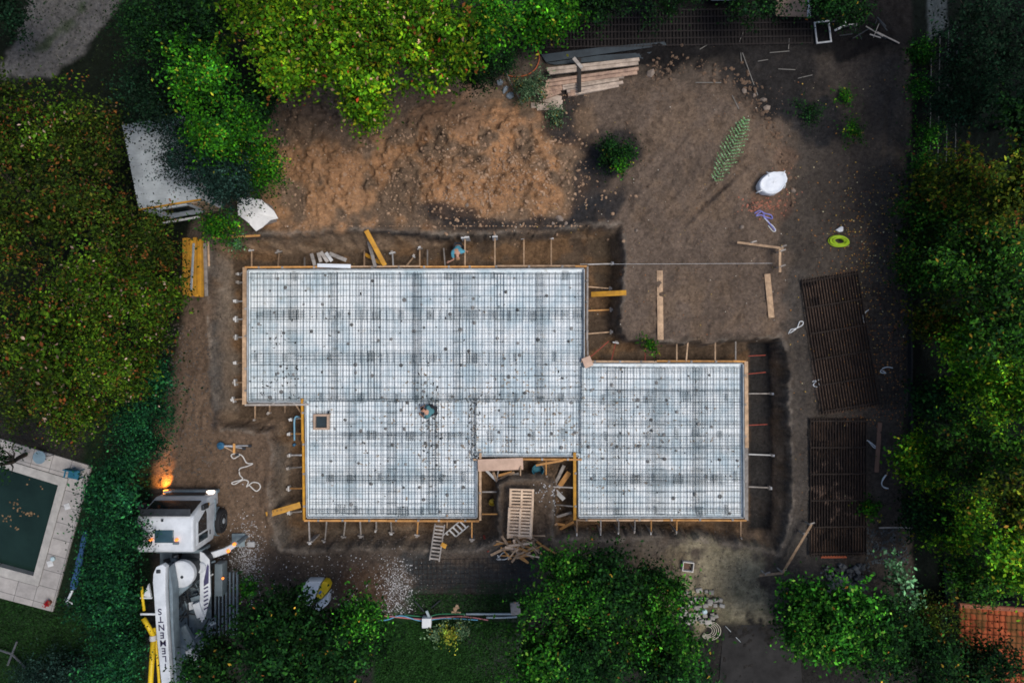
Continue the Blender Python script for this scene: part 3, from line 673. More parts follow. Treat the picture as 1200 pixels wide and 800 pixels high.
# old timber sleepers
c = PG(688,92); root = empty('timber_stack', (0,0,0), 'stack of old weathered timber beams near the top of the spoil heap', 'timber stack')
for i,(a,b,w,z,m) in enumerate([((641,82),(749,70),9,0.45,0),((640,96),(748,81),9,0.42,1),((628,105),(700,92),8,0.25,1),((659,101),(731,90),7,0.30,0),((634,112),(660,104),8,0.2,1),((664,108),(730,97),8,0.25,2),((668,108),(678,107),8,0.26,1)]):
    mm = [mat('silver_timber',(0.42,0.34,0.27),0.9,0.3,3,col2=(0.24,0.19,0.15)), mat('tan_timber',(0.40,0.27,0.19),0.9,0.3,3,col2=(0.2,0.13,0.10)), mat('pale_timber',(0.52,0.42,0.33),0.9,0.25,3,col2=(0.27,0.21,0.17))][m]
    MB().beam(WV(*a,z), WV(*b,z), (w/2-0.7)*K, 0.16).build('beam', mm, root, bevel=0.012, jitter=0.012)
    MB().beam(WV(a[0]+random.uniform(-3,3),a[1]+w/2,z-0.02), WV(b[0]-random.uniform(0,6),b[1]+w/2,z-0.03), (w/2-0.7)*K, 0.16).build('beam', mm, root, bevel=0.012, jitter=0.012)
for i,(a,b,w) in enumerate([((630,116),(659,121),6),((629,126),(659,125),8),((636,111),(658,116),5),((622,124),(632,124),6)]):
    board('timber_offcut',a,b,w,mat('silver_timber',(0,0,0)) if i!=1 else mat('pale_timber',(0,0,0)),f'{ORD[i]} short weathered block lying below the old timber stack','offcut',None,None,0.14,'weathered blocks below the timber stack')
board('crossbar',(679,68),(679,108),4,mat('charred_timber',(0.03,0.027,0.025),0.9),'dark charred bar laid across the old timber stack','bar',0.60,0.52,0.08)
board('plank_stub',(672,68),(682,80),4,greyw(),'short grey stub on top of the timber stack','offcut',0.66,0.6,0.05)
# dark sheets at top
sheet = mat('blue_black_sheet',(0.030,0.042,0.050),0.5,0.3,1.5,col2=(0.016,0.022,0.028))
def slab_poly(name, pts, z, th, m, lab, cat, kind=None):
    P2 = [W(x,y,z)[:2] for x,y in pts]; o = MB().prism(P2, z-th, z).build(name, m)
    if kind: o['kind']=kind
    return tag(o, lab, cat) if cat else o
slab_poly('plastic_sheet',[(634,64),(700,56),(779,49),(781,53),(702,64),(640,73)],0.16,0.05,sheet,'upper dark blue plastic strip behind the timber stack','plastic sheet')
slab_poly('plastic_sheet',[(640,74),(702,65),(780,60),(776,68),(700,72),(650,76)],0.13,0.05,sheet,'lower dark blue plastic strip touching the timber stack','plastic sheet')
# ================================================================== mesh mats lying on the ground
def ground_mats(corners, lab, layers=6, sx=0.15, r=0.012, z0=0.06, mm=None, nx=None, sy=0.6, jit=0.05):
    A,B,Cc,D = [PG(*c, z0) for c in corners]  # tl, tr, br, bl
    c = (A+B+Cc+D)/4; zz = max(A.z,B.z,Cc.z,D.z)
    root = empty('rebar_mat_stack', (c.x,c.y,zz), lab, 'rebar mats')
    for k in range(layers):
        mb = MB(); off = Vector((random.uniform(-jit,jit), random.uniform(-jit,jit)*3, 0.035*k)); z = Vector((0,0,zz))
        w = ((B-A).length+(Cc-D).length)/2; h = ((D-A).length+(Cc-B).length)/2
        f = lambda u, v: (A*(1-u)*(1-v)+B*u*(1-v)+Cc*u*v+D*(1-u)*v)
        n = int(w/sx)
        def pt(u,v): p = f(u,v); return Vector((p.x-c.x, p.y-c.y, 0))+off
        for i in range(n+1): mb.beam(pt(i/n,0), pt(i/n,1), 2*r, 2*r)
        n = int(h/sy)
        for i in range(n+1):
            p, q = pt(0,(i+0.1)/(n+0.2)), pt(1,(i+0.1)/(n+0.2)); p.z += 2*r*0.9; q.z += 2*r*0.9
            mb.beam(p, q, 2*r, 2*r)
        mb.build('mesh_mat', mm or rustw(), root)
    return root
ground_mats([(938,328),(1003,318),(1028,474),(962,485)], 'upper stack of rusty dark mesh mats lying slightly askew, littered with leaves', 4, 0.12, 0.012, sy=1.15, jit=0.012)
ground_mats([(949,490),(1014,490),(1014,650),(949,651)], 'lower neat stack of rusty dark mesh mats lying straight', 4, 0.12, 0.0125, sy=1.15, jit=0.012)
ground_mats([(485,658),(636,655),(640,696),(485,700)], 'dark mesh mats lying on the ground behind the ladder and the pallets', 1, 0.2, 0.008, 0.03, sy=0.2)
ground_mats([(640,12),(948,8),(950,50),(640,54)], 'long dark mesh mats lying at the top edge beside the trees', 2, 0.15, 0.008, 0.03, mat('black_bar',(0.03,0.024,0.022),0.8), sy=0.30)
ground_mats([(1005,330),(1052,330),(1052,478),(1030,478)], 'loose mesh mat half buried in leaves beside the upper mat stack', 1, 0.2, 0.007, 0.01, sy=0.25)
# ================================================================== pallets and scrap
def pallet_mesh(root, z, rz=0, dx=0, dy=0, n=9):
    M = Matrix.Rotation(rz,3,'Z')
    st_ = MB()
    for x in (-0.46,0,0.46):
        v = M@Vector((x,0,0)); st_.box((v.x+dx,v.y+dy,z+0.05),(0.10,1.2,0.075),rz)
    st_.build('bearer', greyw(), root)
    d = MB()
    for i in range(n):
        y = -0.56+1.12*i/(n-1); v = M@Vector((0,y,0)); d.box((v.x+dx,v.y+dy,z+0.10),(1.05,0.075,0.024),rz+random.uniform(-0.01,0.01))
    for x in (-0.48,0,0.48):
        v = M@Vector((x,0,0)); d.box((v.x+dx,v.y+dy,z+0.124),(0.09,1.22,0.02),rz)
    for i in range(n):
        y = -0.56+1.12*i/(n-1); v = M@Vector((0,y,0)); d.box((v.x+dx,v.y+dy,z-0.0),(1.05,0.075,0.022),rz)
    d.build('deck_boards', mat('pale_pallet_wood',(0.78,0.58,0.40),0.85,0.2,3,objvar=0.1,col2=(0.54,0.38,0.26)), root)
g = G(*W(610,605)[:2])
for k in range(5):
    c = WV(609.5+random.uniform(-0.8,0.8), 611+random.uniform(-2,3) if k<4 else 611, g+0.1+k*0.16)
    root = empty('pallet', tuple(c), ['lowest pallet of the stack in the slab inlet','second pallet from the ground in the inlet stack','middle pallet of the inlet stack','pallet directly under the top one in the inlet stack','topmost pallet of the stack, its slats facing up'][k], 'pallet', 'stacked wooden pallets', rz=-0.06+random.uniform(-0.04,0.04))
    pallet_mesh(root, 0)
c = PG(611,590,0.3); root = empty('pallet', tuple(c+Vector((0,0.1,0.18))), 'pallet with reddish slats peeking out above the stack', 'pallet', 'stacked wooden pallets', rz=-0.03); pallet_mesh(root, 0)
random.seed(21)
palette = [wood, wood, wood, orange, orange, lambda: mat('pale_pallet_wood',(0,0,0))]
sc = PG(610,638)
for i in range(42):
    px = random.gauss(610,12); py = random.gauss(643,6); a = random.choice((random.gauss(-0.15,0.25), random.gauss(-0.6,0.3), random.gauss(0.5,0.4))); L = random.uniform(0.35,1.1)
    if i == 0: px,py,a,L = 591,636,-0.25,0.75
    if i == 1: px,py,a,L = 607,633,-0.85,0.8
    if i == 2: px,py,a,L = 604,651,0.02,1.3
    if i == 3: px,py,a,L = 630,643,-0.9,0.7
    z = sc.z+0.12+random.uniform(0,0.5)*math.exp(-((px-610)**2)/300)
    x,y,_ = W(px,py,z); v = Vector((math.cos(a),math.sin(a),random.uniform(-0.2,0.2)))*L/2
    m = [wood,wood,orange,wood][i]() if i<4 else random.choice(palette)()
    o = MB().beam(-v, v, random.uniform(0.05,0.11), random.uniform(0.022,0.05)).build('scrap_board', m); o.location=(x,y,z)
    tag(o, 'broken board in the loose heap of scrap timber below the pallets', 'scrap board', 'scrap timber heaped below the pallets')
# tangle of white strap by the scrap
def squiggle(pts, z=0.03, n=8, noise=0.0):
    out = []
    P_ = [PG(*p, z) for p in pts]; m = len(P_)
    for i in range(m-1):
        p0 = P_[max(i-1,0)]; p1 = P_[i]; p2 = P_[i+1]; p3 = P_[min(i+2,m-1)]
        for k in range(n):
            t = k/n; out.append(0.5*((2*p1)+(p2-p0)*t+(2*p0-5*p1+4*p2-p3)*t*t+(3*p1-p0-3*p2+p3)*t**3))
    out.append(P_[-1]); return out
def strap(name, pts, r, m, lab, cat, z=0.03):
    P_ = squiggle(pts, z); c = P_[0]; o = MB().tube([p-c for p in P_], r, 5).build(name, m, smooth=True); o.location = c; return tag(o, lab, cat)
white = mat('white_webbing',(0.68,0.70,0.70),0.7,0.1,4)
strap('strap',[(924,391),(927,386),(932,385),(940,381),(941,377),(937,377),(934,384),(926,390)],0.022,white,'white webbing strap loop left of the upper mesh mats','strap')
strap('strap',[(1016,364),(1012,368),(1011,373),(1013,378),(1015,377),(1011,371),(1014,366),(1018,363)],0.02,white,'white webbing strap lying on leaves right of the upper mesh mats','strap')
strap('strap',[(952,447),(956,446),(960,451),(957,453),(953,451),(957,446),(962,444)],0.025,white,'crumpled white strap at the left edge of the upper mesh mats','strap')
strap('strap',[(1046,431),(1040,430),(1034,432),(1032,436),(1038,437),(1034,434)],0.022,white,'small curled white strap near the right tree line','strap')
strap('strap',[(1014,522),(1015,516),(1020,518),(1028,525),(1024,524),(1018,517)],0.024,white,'white strap beside the brown plank','strap')
strap('strap',[(1039,556),(1036,560),(1033,566),(1036,571),(1041,572),(1034,569),(1034,562),(1038,556)],0.022,white,'white C-shaped strap below the brown plank','strap')
strap('strap',[(583,650),(587,655),(594,654),(596,649),(590,647),(586,651),(582,655),(590,655)],0.022,white,'tangled pale strap left of the scrap timber heap','strap')
strap('rope',[(281,533),(274,537),(271,533),(277,531),(284,534),(289,542),(296,543),(290,546),(281,549),(281,556),(284,561),(272,565),(275,567),(285,562),(291,564),(289,570),(296,565),(303,566),(305,571),(300,575),(292,568)],0.026,ropem(),'long tangled white rope on the soil beside the tripod','rope')
# tripod
c = PG(262,522,0.2); root = empty('survey_tripod', tuple(c), 'folded surveying tripod with a blue head lying on the soil left of the slab', 'tripod')
alum = mat('aluminium',(0.50,0.52,0.54),0.35,0.1,3,metal=0.6)
for (px,py,m) in ((294,522,alum),(287,525,alum),(279,532,wood())):
    q = PG(px,py,0.08)-c; MB().tube([Vector((-0.05,0,0)), q], 0.028, 6).build('leg', m, root); MB().box((q.x,q.y,0.0),(0.14,0.11,0.06)).build('foot', darkm(), root)
MB().lathe((-0.12,0,0.0),[(0.10,-0.1),(0.16,-0.04),(0.16,0.05),(0.09,0.10),(0.05,0.16)],14).build('head', mat('blue_plastic',(0.03,0.12,0.22),0.4), root)
MB().box((0.50,-0.10,0.10),(0.09,0.42,0.05)).build('strap_bar', orange(), root)
# ladder
def ladder(a, b, za, zb, w, nr, lab, m):
    pa = WV(*a,za); pb = WV(*b,zb); d = (pb-pa); u = d.normalized(); s = Vector((-u.y,u.x,0)).normalized()*w/2
    root = empty('ladder', tuple(pa), lab, 'ladder')
    for k in (-1,1): MB().beam(s*k, s*k+d, 0.05, 0.07).build('rail', m, root)
    for i in range(nr):
        p = d*((i+0.6)/(nr+0.2)); MB().beam(p-s*0.94, p+s*0.94, 0.07, 0.035).build('rung', m, root)
g1 = PG(509,657).z
ladder((509,657),(515.5,614),0.42,ZS+0.25,0.42,10,'grey ladder leaning from the bank up to the lower left slab edge',greyw())
g2 = ZF+0.1
ladder((524,630),(545,612),ZF+0.2,ZS-0.05,0.42,5,'short grey wooden steps slanting up to the slab beside the ladder',palew())
o = board('yellow_tool',(517,637),(523,640),5,yellow(),'small yellow object lying at the foot of the wooden steps','tool',None,None,0.12)
# big bag with rubble, hose, hat
c = PG(901,217); R_=0.62
mb = MB(); n=26; prof=[(0.98,0.0),(1.06,0.18),(1.04,0.44),(0.97,0.56),(0.88,0.54),(0.80,0.50),(0.5,0.54),(0.2,0.55),(0.02,0.55)]
b0=len(mb.v)
for r,z in prof:
    for k in range(n):
        a=2*math.pi*k/n; rr = r*(1+0.05*math.sin(3*a+1)+0.04*math.sin(7*a+z*9)+random.uniform(-0.02,0.02))
        x = rr*0.62*math.cos(a); y = rr*0.45*math.sin(a)
        if x<0: y*= 1-0.35*abs(x)
        ca,sa=math.cos(0.45),math.sin(0.45); mb.v.append((x*ca-y*sa, x*sa+y*ca, z+random.uniform(-0.015,0.02)))
for i in range(len(prof)-1):
    for k in range(n):
        k2=(k+1)%n; mb.f.append((b0+i*n+k,b0+i*n+k2,b0+(i+1)*n+k2,b0+(i+1)*n+k))
root = empty('big_bag', tuple(c), 'full white builder’s bag standing among brick rubble', 'bulk bag')
root['label'] = 'full white bulk bag standing among brick rubble'
mb.build('bag_body', mat('white_woven_bag',(0.76,0.79,0.82),0.7,0.08,4,bump=0.5), root, smooth=True)
for (x,y,a) in ((-0.58,-0.38,0.4),(0.45,0.42,0.9),(-0.2,0.35,2.0),(0.5,-0.1,1.5)):
    pts=[Vector((x+0.12*math.cos(t)*math.cos(a), y+0.12*math.cos(t)*math.sin(a), 0.42+0.14*math.sin(t))) for t in np.linspace(0,math.pi,9)]
    MB().tube(pts,0.025,5).build('lifting_loop', white, root)
def scatter_stones(name, items, m, lab, cat):
    mb = MB()
    for (px,py,s) in items:
        p = PG(px,py,s*0.06); b=len(mb.v)
        M = Matrix.Rotation(random.uniform(0,6),3,'Z') @ Matrix.Rotation(random.uniform(0,1.5),3,'X')
        sc3 = Vector((s*random.uniform(0.6,1.2)/2,s*random.uniform(0.5,1)/2,s*random.uniform(0.4,0.8)/2))
        t=(1+5**0.5)/2
        for v in [(-1,t,0),(1,t,0),(-1,-t,0),(1,-t,0),(0,-1,t),(0,1,t),(0,-1,-t),(0,1,-t),(t,0,-1),(t,0,1),(-t,0,-1),(-t,0,1)]:
            w_=Vector(v)/1.9*random.uniform(0.8,1.2); w_=M@Vector((w_.x*sc3.x,w_.y*sc3.y,w_.z*sc3.z)); mb.v.append(tuple(p+w_))
        for f in [(0,11,5),(0,5,1),(0,1,7),(0,7,10),(0,10,11),(1,5,9),(5,11,4),(11,10,2),(10,7,6),(7,1,8),(3,9,4),(3,4,2),(3,2,6),(3,6,8),(3,8,9),(4,9,5),(2,4,11),(6,2,10),(8,6,7),(9,8,1)]:
            mb.f.append(tuple(b+i for i in f))
    o = mb.build(name, m)
    return tag(o, lab, cat, kind='stuff')
gs = random.gauss
scatter_stones('brick_rubble', [(gs(895,14),gs(242,5),random.uniform(0.04,0.14)) for _ in range(110)]+[(gs(918,7),gs(205,10),random.uniform(0.04,0.11)) for _ in range(22)]+[(gs(922,7),gs(228,6),random.uniform(0.04,0.11)) for _ in range(22)], mat('brick_rubble',(0.36,0.14,0.085),0.9,0.4,2,col2=(0.24,0.10,0.07)), 'broken orange brick rubble scattered round the white bulk bag', 'rubble')
scatter_stones('clod', [(random.uniform(330,690),min(265,max(112,gs(195,45))),random.choice((0.04,0.05,0.07,0.10,0.15))) for _ in range(1900)]+[(gs(585,55),gs(210,30),random.choice((0.05,0.08,0.12,0.20))) for _ in range(650)], mat('pale_clod',(0.33,0.22,0.14),0.95,0.35,1.2,col2=(0.21,0.13,0.08)), 'pale clods and pebbles scattered over the spoil heap', 'clods')
def heap_edge():
    L=[]
    for _ in range(260):
        t=random.random(); pts=[(760,85),(800,75),(850,85),(880,105),(905,150),(920,190),(925,240)]
        i=min(int(t*6),5); f=t*6-i; L.append((pts[i][0]*(1-f)+pts[i+1][0]*f+gs(0,7),pts[i][1]*(1-f)+pts[i+1][1]*f+gs(0,7),random.choice((0.06,0.09,0.14,0.22))))
    return L
scatter_stones('clod', heap_edge()+[(random.uniform(730,920),random.uniform(90,395),random.choice((0.05,0.07,0.1))) for _ in range(900)], mat('brown_clod',(0.15,0.095,0.06),0.95,0.35,1.2,col2=(0.10,0.068,0.047)), 'brown clods along the edge of the right-hand spoil heap', 'clods')
scatter_stones('soil_crumb', [(random.uniform(190,250),random.uniform(380,560),random.choice((0.05,0.08,0.12))) for _ in range(700)]+[(random.uniform(930,1060),random.uniform(80,640),random.choice((0.04,0.06))) for _ in range(700)]+[(random.uniform(250,345),random.uniform(500,640),0.06) for _ in range(350)]+[(random.uniform(330,900),random.uniform(618,700),random.choice((0.05,0.08))) for _ in range(1100)], mat('dark_crumb',(0.12,0.095,0.075),0.95,0.4,1.2,col2=(0.05,0.042,0.036)), 'small dark soil crumbs over the worked ground', 'crumbs')
pt = []
for _ in range(3000):
    k=random.random()
    if k<0.5: px,py = gs(287,11),gs(657,24)
    elif k<0.85: px,py = gs(466,11),gs(690,18)
    else: px,py = random.uniform(320,470),random.uniform(650,722)
    if py < 722 : pt.append((px,py,random.choice((0.02,0.03,0.045,0.065))))
scatter_stones('white_gravel', pt, mat('white_gravel',(0.55,0.55,0.55),0.8,0.3,2,col2=(0.28,0.27,0.26)), 'white gravel spilled beside the pump truck and behind the mats', 'gravel')
scatter_stones('dark_rubble', [(random.uniform(1015,1065),random.uniform(618,660),random.choice((0.06,0.1,0.14))) for _ in range(330)]+[(random.uniform(960,1020),random.uniform(660,700),random.choice((0.1,0.16))) for _ in range(120)], mat('dark_rubble',(0.09,0.10,0.10),0.9,0.5,2,col2=(0.03,0.035,0.035)), 'dark stone rubble heaped below the lower mesh mats', 'rubble')
scatter_stones('charcoal_debris', [(gs(640,9),gs(577,9),0.08) for _ in range(30)]+[(gs(650,3),gs(585,12),0.07) for _ in range(30)], mat('pale_debris',(0.5,0.5,0.5),0.8,0.4,3), 'pale plaster crumbs on the earth ramp beside the pallets', 'debris')
# bigger boulders
bm_ = mat('field_stone',(0.24,0.19,0.15),0.9,0.3,3,col2=(0.14,0.11,0.09))
for i,(px,py,s,lab) in enumerate([(656,256,0.42,'large rounded stone on the black soil above the corner of the trench'),(663,262,0.30,'smaller stone right beside the large rounded stone'),(648,262,0.26,'flat stone left of the large rounded stone'),(762,87,0.55,'big clod of earth right of the old timber stack'),(895,117,0.42,'orange-brown clod at the top corner of the right heap'),(883,112,0.30,'clod beside the orange-brown one at the right heap corner'),(872,107,0.34,'grey clod at the top of the right heap'),(929,223,0.36,'round brown stone right of the white bulk bag'),(869,266,0.30,'round brown stone left of the purple strap'),(746,270,0.24,'grey stone just outside the trench corner'),(898,127,0.38,'lower brown clod at the right heap corner'),(548,240,0.2,'pale stone in the lower spoil heap')]):
    o = scatter_stones('boulder',[(px,py,s)],bm_,lab,'stone'); del o['kind']
# purple strap, hose, white cap
pur = mat('purple_webbing',(0.20,0.20,0.50),0.7,0.2,4)
strap('strap',[(884,250),(890,247),(896,250),(903,252),(905,256),(899,255),(892,252),(886,253),(893,248),(897,256),(903,264),(908,270),(905,266),(899,258),(893,252)],0.03,pur,'purple and white strap lying below the brick rubble','strap')
strap('strap',[(895,255),(900,260),(906,265),(909,270),(906,271),(900,264)],0.018,white,'white webbing loop at the end of the purple strap','strap')
hose = mat('lime_green_hose',(0.42,0.62,0.02),0.4,0.1,3)
mb = MB(); cc_ = PG(982,283)
for k in range(16):
    rx = random.uniform(0.24,0.47); ry = rx*random.uniform(0.50,0.62); off = random.uniform(-0.05,0.05); a0=-0.12+random.uniform(-0.1,0.1)
    pts=[]
    for t in np.linspace(0,2*math.pi,22)[:-1]:
        x=rx*math.cos(t)+off; y=ry*math.sin(t); pts.append(Vector((x*math.cos(a0)-y*math.sin(a0), x*math.sin(a0)+y*math.cos(a0), 0.03+0.012*k)))
    mb.tube(pts,0.02,5,closed=True)
o = mb.build('hose_coil', hose, smooth=True); o.location = cc_; tag(o,'coil of bright lime green hose on the dark soil','hose')
mb = MB(); b=0
c = PG(982,269)
o = MB().prism([(-0.17,-0.04),(0.10,0.13),(0.17,0.08),(0.16,-0.10),(0.0,-0.14)],0.0,0.16).build('canister', mat('white_plastic',(0.62,0.64,0.66),0.4,0.1,3), bevel=0.02); o.location=c; tag(o,'small white plastic canister above the lime green hose coil','canister')
# buckets
def bucket(px,py,z,r,h,m,lab):
    root = empty('bucket', tuple(WV(px,py,z)), lab, 'bucket')
    MB().lathe((0,0,0),[(r*0.8,0),(r,h),(r*0.93,h),(r*0.75,0.04),(0.001,0.04)],18).build('bucket_body', m, root, smooth=False)
    MB().tube([Vector((r*math.cos(t),r*0.4+r*0.6*math.sin(t)-r*0.4,h+0.01)) for t in np.linspace(0,math.pi,10)],0.008,4).build('handle', darkm(), root)
bucket(630,549,ZF+0.25,0.27,0.4,mat('teal_plastic',(0.012,0.13,0.18),0.5),'large dark teal tub in the pallet inlet')
bucket(577,587,ZF+0.05,0.15,0.28,mat('yellow_plastic',(0.55,0.42,0.03),0.5),'small yellow bucket in the left trench of the pallet inlet')
# blue pipe
strap('pipe',[(351,489),(347,488),(345,493),(345,505),(345,516)],0.045,mat('light_blue_pipe',(0.18,0.38,0.50),0.4),'light blue pipe standing in the trench left of the lower wing','pipe',0.5)
o=strap('blue_bag',[(344,520),(346,522)],0.09,mat('blue_plastic',(0,0,0)),'small blue bag in the trench below the light blue pipe','bag',0.1)
# crate
c = PG(805,662); root = empty('crate', tuple(c), 'small empty white plastic crate on the sandy soil', 'crate', rz=-0.12)
mb = MB()
for x,y,sx,sy in ((0,0.19,0.48,0.03),(0,-0.19,0.48,0.03),(0.225,0,0.03,0.35),(-0.225,0,0.03,0.35)):
    for z in (0.06,0.14,0.23): mb.box((x,y,z),(sx,sy,0.06))
mb.build('crate_sides', mat('cream_plastic',(0.62,0.58,0.52),0.5), root); MB().box((0,0,0.02),(0.42,0.33,0.02)).build('crate_base', mat('brown_inside',(0.12,0.07,0.05),0.8), root)
# paving stones heap
blk = mat('paving_stone',(0.34,0.32,0.28),0.9,0.3,4,objvar=0.3,col2=(0.20,0.19,0.17)); proto=None
rows = [(803,693,6,0),(798,702,10,1),(797,711,9,2),(798,719,8,1),(806,727,6,1)]
for (x0,y0,n,lay) in rows:
    for i in range(n):
        if random.random()<0.08: continue
        px = x0+i*5.8+gs(0,1.0); py=y0+gs(0,1.6)
        if px>848: continue
        for q in range(2 if random.random()<0.4 and lay else 1):
            p = PG(px,py,0.05+0.14*lay*0.5+0.12*q)
            if proto is None:
                proto = MB().box((0,0,0),(0.19,0.17,0.13)).build('paving_block', blk, bevel=0.012); o=proto
                tag(o,'grey stone paving block in the heap beside the dark tree crown','paving block','paving blocks heaped beside the sandy patch')
            else: o = proto.copy(); COL.objects.link(o)
            o.location=p; o.rotation_euler=(random.uniform(-0.12,0.12),random.uniform(-0.12,0.12),random.uniform(-0.3,0.3)); s=random.uniform(0.8,1.15); o.scale=(s*random.choice((1,1,1.4)),s,1)
proto2=None
for i in range(95):
    px=random.uniform(968,1012); py=random.uniform(662,692)
    p = PG(px,py,random.uniform(0.05,0.25))
    if proto2 is None:
        proto2 = MB().box((0,0,0),(0.17,0.14,0.12)).build('stone_block', mat('dark_stone_block',(0.12,0.12,0.115),0.9,0.4,4,objvar=0.5), bevel=0.01); o=proto2; tag(o,'small dark stone block in the heap below the lower mesh mats','stone block','dark stone blocks heaped below the mesh mats')
    else: o=proto2.copy(); COL.objects.link(o)
    o.location=p; o.rotation_euler=(random.uniform(-0.2,0.2),random.uniform(-0.2,0.2),random.uniform(0,3)); s=random.uniform(0.7,1.3); o.scale=(s,s,s)
mb=MB(); c=PG(829,738)
for k in range(5):
    r0=0.20+0.06*k; mb.tube([Vector((r0*math.cos(t)+0.03*k,r0*0.9*math.sin(t),0.04+0.01*k)) for t in np.linspace(-2.6,1.9,20)],0.016,5)
o=mb.build('hose_coil',mat('cream_hose',(0.50,0.46,0.36),0.5),smooth=True); o.location=c; tag(o,'coil of cream garden hose below the paving block heap','hose')
o=MB().lathe((0,0,0),[(0.10,0),(0.11,0.15),(0.07,0.18)],12).build('jug',mat('pale_blue_plastic',(0.42,0.55,0.58),0.4)); o.location=PG(825,715,0.2); tag(o,'pale blue plastic jug on the paving blocks','jug')
slab_poly('concrete_pad',[(848,732),(935,732),(945,860),(838,860)],0.03,0.08,mat('dark_concrete_pad',(0.028,0.027,0.026),0.9,0.4,1.2,spec=0.1,detail=10,bump=0.4),None,None,'structure')
strap('rod',[(850,733),(868,752)],0.012,mat('galvanised',(0,0,0)),'thin metal rod lying across the corner of the dark concrete pad','rod')
# bottom pipes and service box
hcol={'grey':mat('grey_pipe',(0.30,0.36,0.38),0.4),'pink':mat('pink_hose',(0.42,0.16,0.16),0.5),'blue':mat('blue_hose',(0.12,0.36,0.52),0.5),'green':mat('green_hose',(0.03,0.18,0.08),0.5)}
strap('pipe',[(546,719),(570,719),(604,719)],0.05,hcol['grey'],'upper of two short grey pipes along the lawn edge','pipe',0.12)
strap('pipe',[(570,723),(590,723),(606,722)],0.05,hcol['grey'],'lower of two short grey pipes along the lawn edge','pipe',0.08)
strap('hose',[(440,720),(470,723),(495,725),(520,723),(545,722),(572,726)],0.035,hcol['pink'],'pink hose running along the edge of the lawn','hose',0.06)
strap('hose',[(432,726),(452,726),(470,721),(494,727),(520,724),(560,726)],0.028,hcol['blue'],'blue hose running along the edge of the lawn','hose',0.07)
strap('hose',[(474,720),(500,722),(516,719),(545,719)],0.025,hcol['green'],'green hose running along the edge of the lawn','hose',0.07)
c=PG(501,726); root=empty('service_box',tuple(c),'small white service box standing on the hoses at the lawn edge','service box')
MB().box((0,0,0.2),(0.40,0.42,0.4)).build('box_body',white,root,bevel=0.02); MB().box((0.05,0.32,0.2),(0.10,0.35,0.08),0.4).build('pipe_elbow',mat('grey_pipe',(0,0,0)),root)
strap('rod',[(486,704),(497,716)],0.03,darkm(),'dark rod leaning left of the white service box','rod',0.15)
strap('rod',[(505,712),(516,703)],0.03,darkm(),'dark rod leaning right of the white service box','rod',0.15)
o=MB().box((0,0,0.1),(0.42,0.52,0.25),0.1).build('concrete_block',greyw(),bevel=0.01); o.location=PG(604,711); tag(o,'grey timber block at the right end of the grey pipes','block')
for i,(a,b) in enumerate([((531,713),(538,711)),((529,717),(540,718)),((532,719),(536,708))]): board('timber_offcut',a,b,3,wood(),f'{ORD[i]} tan offcut of the little pile above the pink hose','offcut')
# top-edge clutter
c=PG(963,39); root=empty('window_frame',tuple(c),'empty pale window frame lying among scrap at the top right','frame',rz=0.12)
for x,y,sx,sy in ((0,0.45,0.68,0.06),(0,-0.45,0.68,0.06),(0.31,0,0.06,0.835),(-0.31,0,0.06,0.835)): MB().box((x,y,0.1),(sx,sy,0.06)).build('frame_bar',palew(),root)
board('cardboard_sheet',(909,8),(946,9),22,mat('brown_sheet',(0.30,0.20,0.14),0.85,0.25,2),'brown sheet lying at the top edge of the picture','sheet',0.4,0.4)
board('white_post',(948,0),(948,20),4,palew(),'white post beside the brown sheet at the top edge','post',0.5,0.5)
random.seed(5)
for i in range(16):
    px,py=random.uniform(985,1040),random.uniform(8,42); a=random.uniform(0,3.14); L=random.uniform(10,26)
    board('scrap_rod',(px,py),(px+L*math.cos(a),py+L*math.sin(a)*0.8),random.uniform(0.6,1.3),random.choice((darkm,greyw,darkm))(), 'thin scrap rod in the tangled pile at the top right','scrap rod',0.15+i*0.02,0.25+i*0.02,0.03,'scrap rods piled at the top right')
for i,(a,b) in enumerate([((978,36),(990,30)),((990,30),(992,24)),((992,30),(1004,29))]): board('scrap_stick',a,b,2.2,palew(),f'{ORD[i]} pale stick left of the scrap pile','stick',0.4,0.4,0.03)
board('scrap_stick',(1028,38),(1054,51),1.5,greyw(),'long thin stick pointing away from the scrap pile','stick',0.2,0.1,0.03)
root=empty('parked_car',W(852,-18,0),'white car at the top edge with only its tail in view','car')
mb=MB().prism_axis([(-0.9,0.35),(-0.95,0.8),(-0.75,1.05),(-0.55,1.4),(1.6,1.45),(2.4,1.0),(3.3,0.85),(3.35,0.35)],-0.85,0.85,'X'); mb.build('body',whitep(),root,bevel=0.08)
MB().box((0,-0.66,1.22),(1.4,0.02,0.3),M=Matrix.Rotation(-0.5,3,'X')).build('rear_window',glass(),root)
for x in (-0.8,0.8):
    for y in (-0.1,2.5):
        w_=MB().lathe((x,y,0.32),[(0.2,-0.1),(0.32,-0.09),(0.32,0.09),(0.2,0.1)],18,'X').build('wheel',rubber(),root)
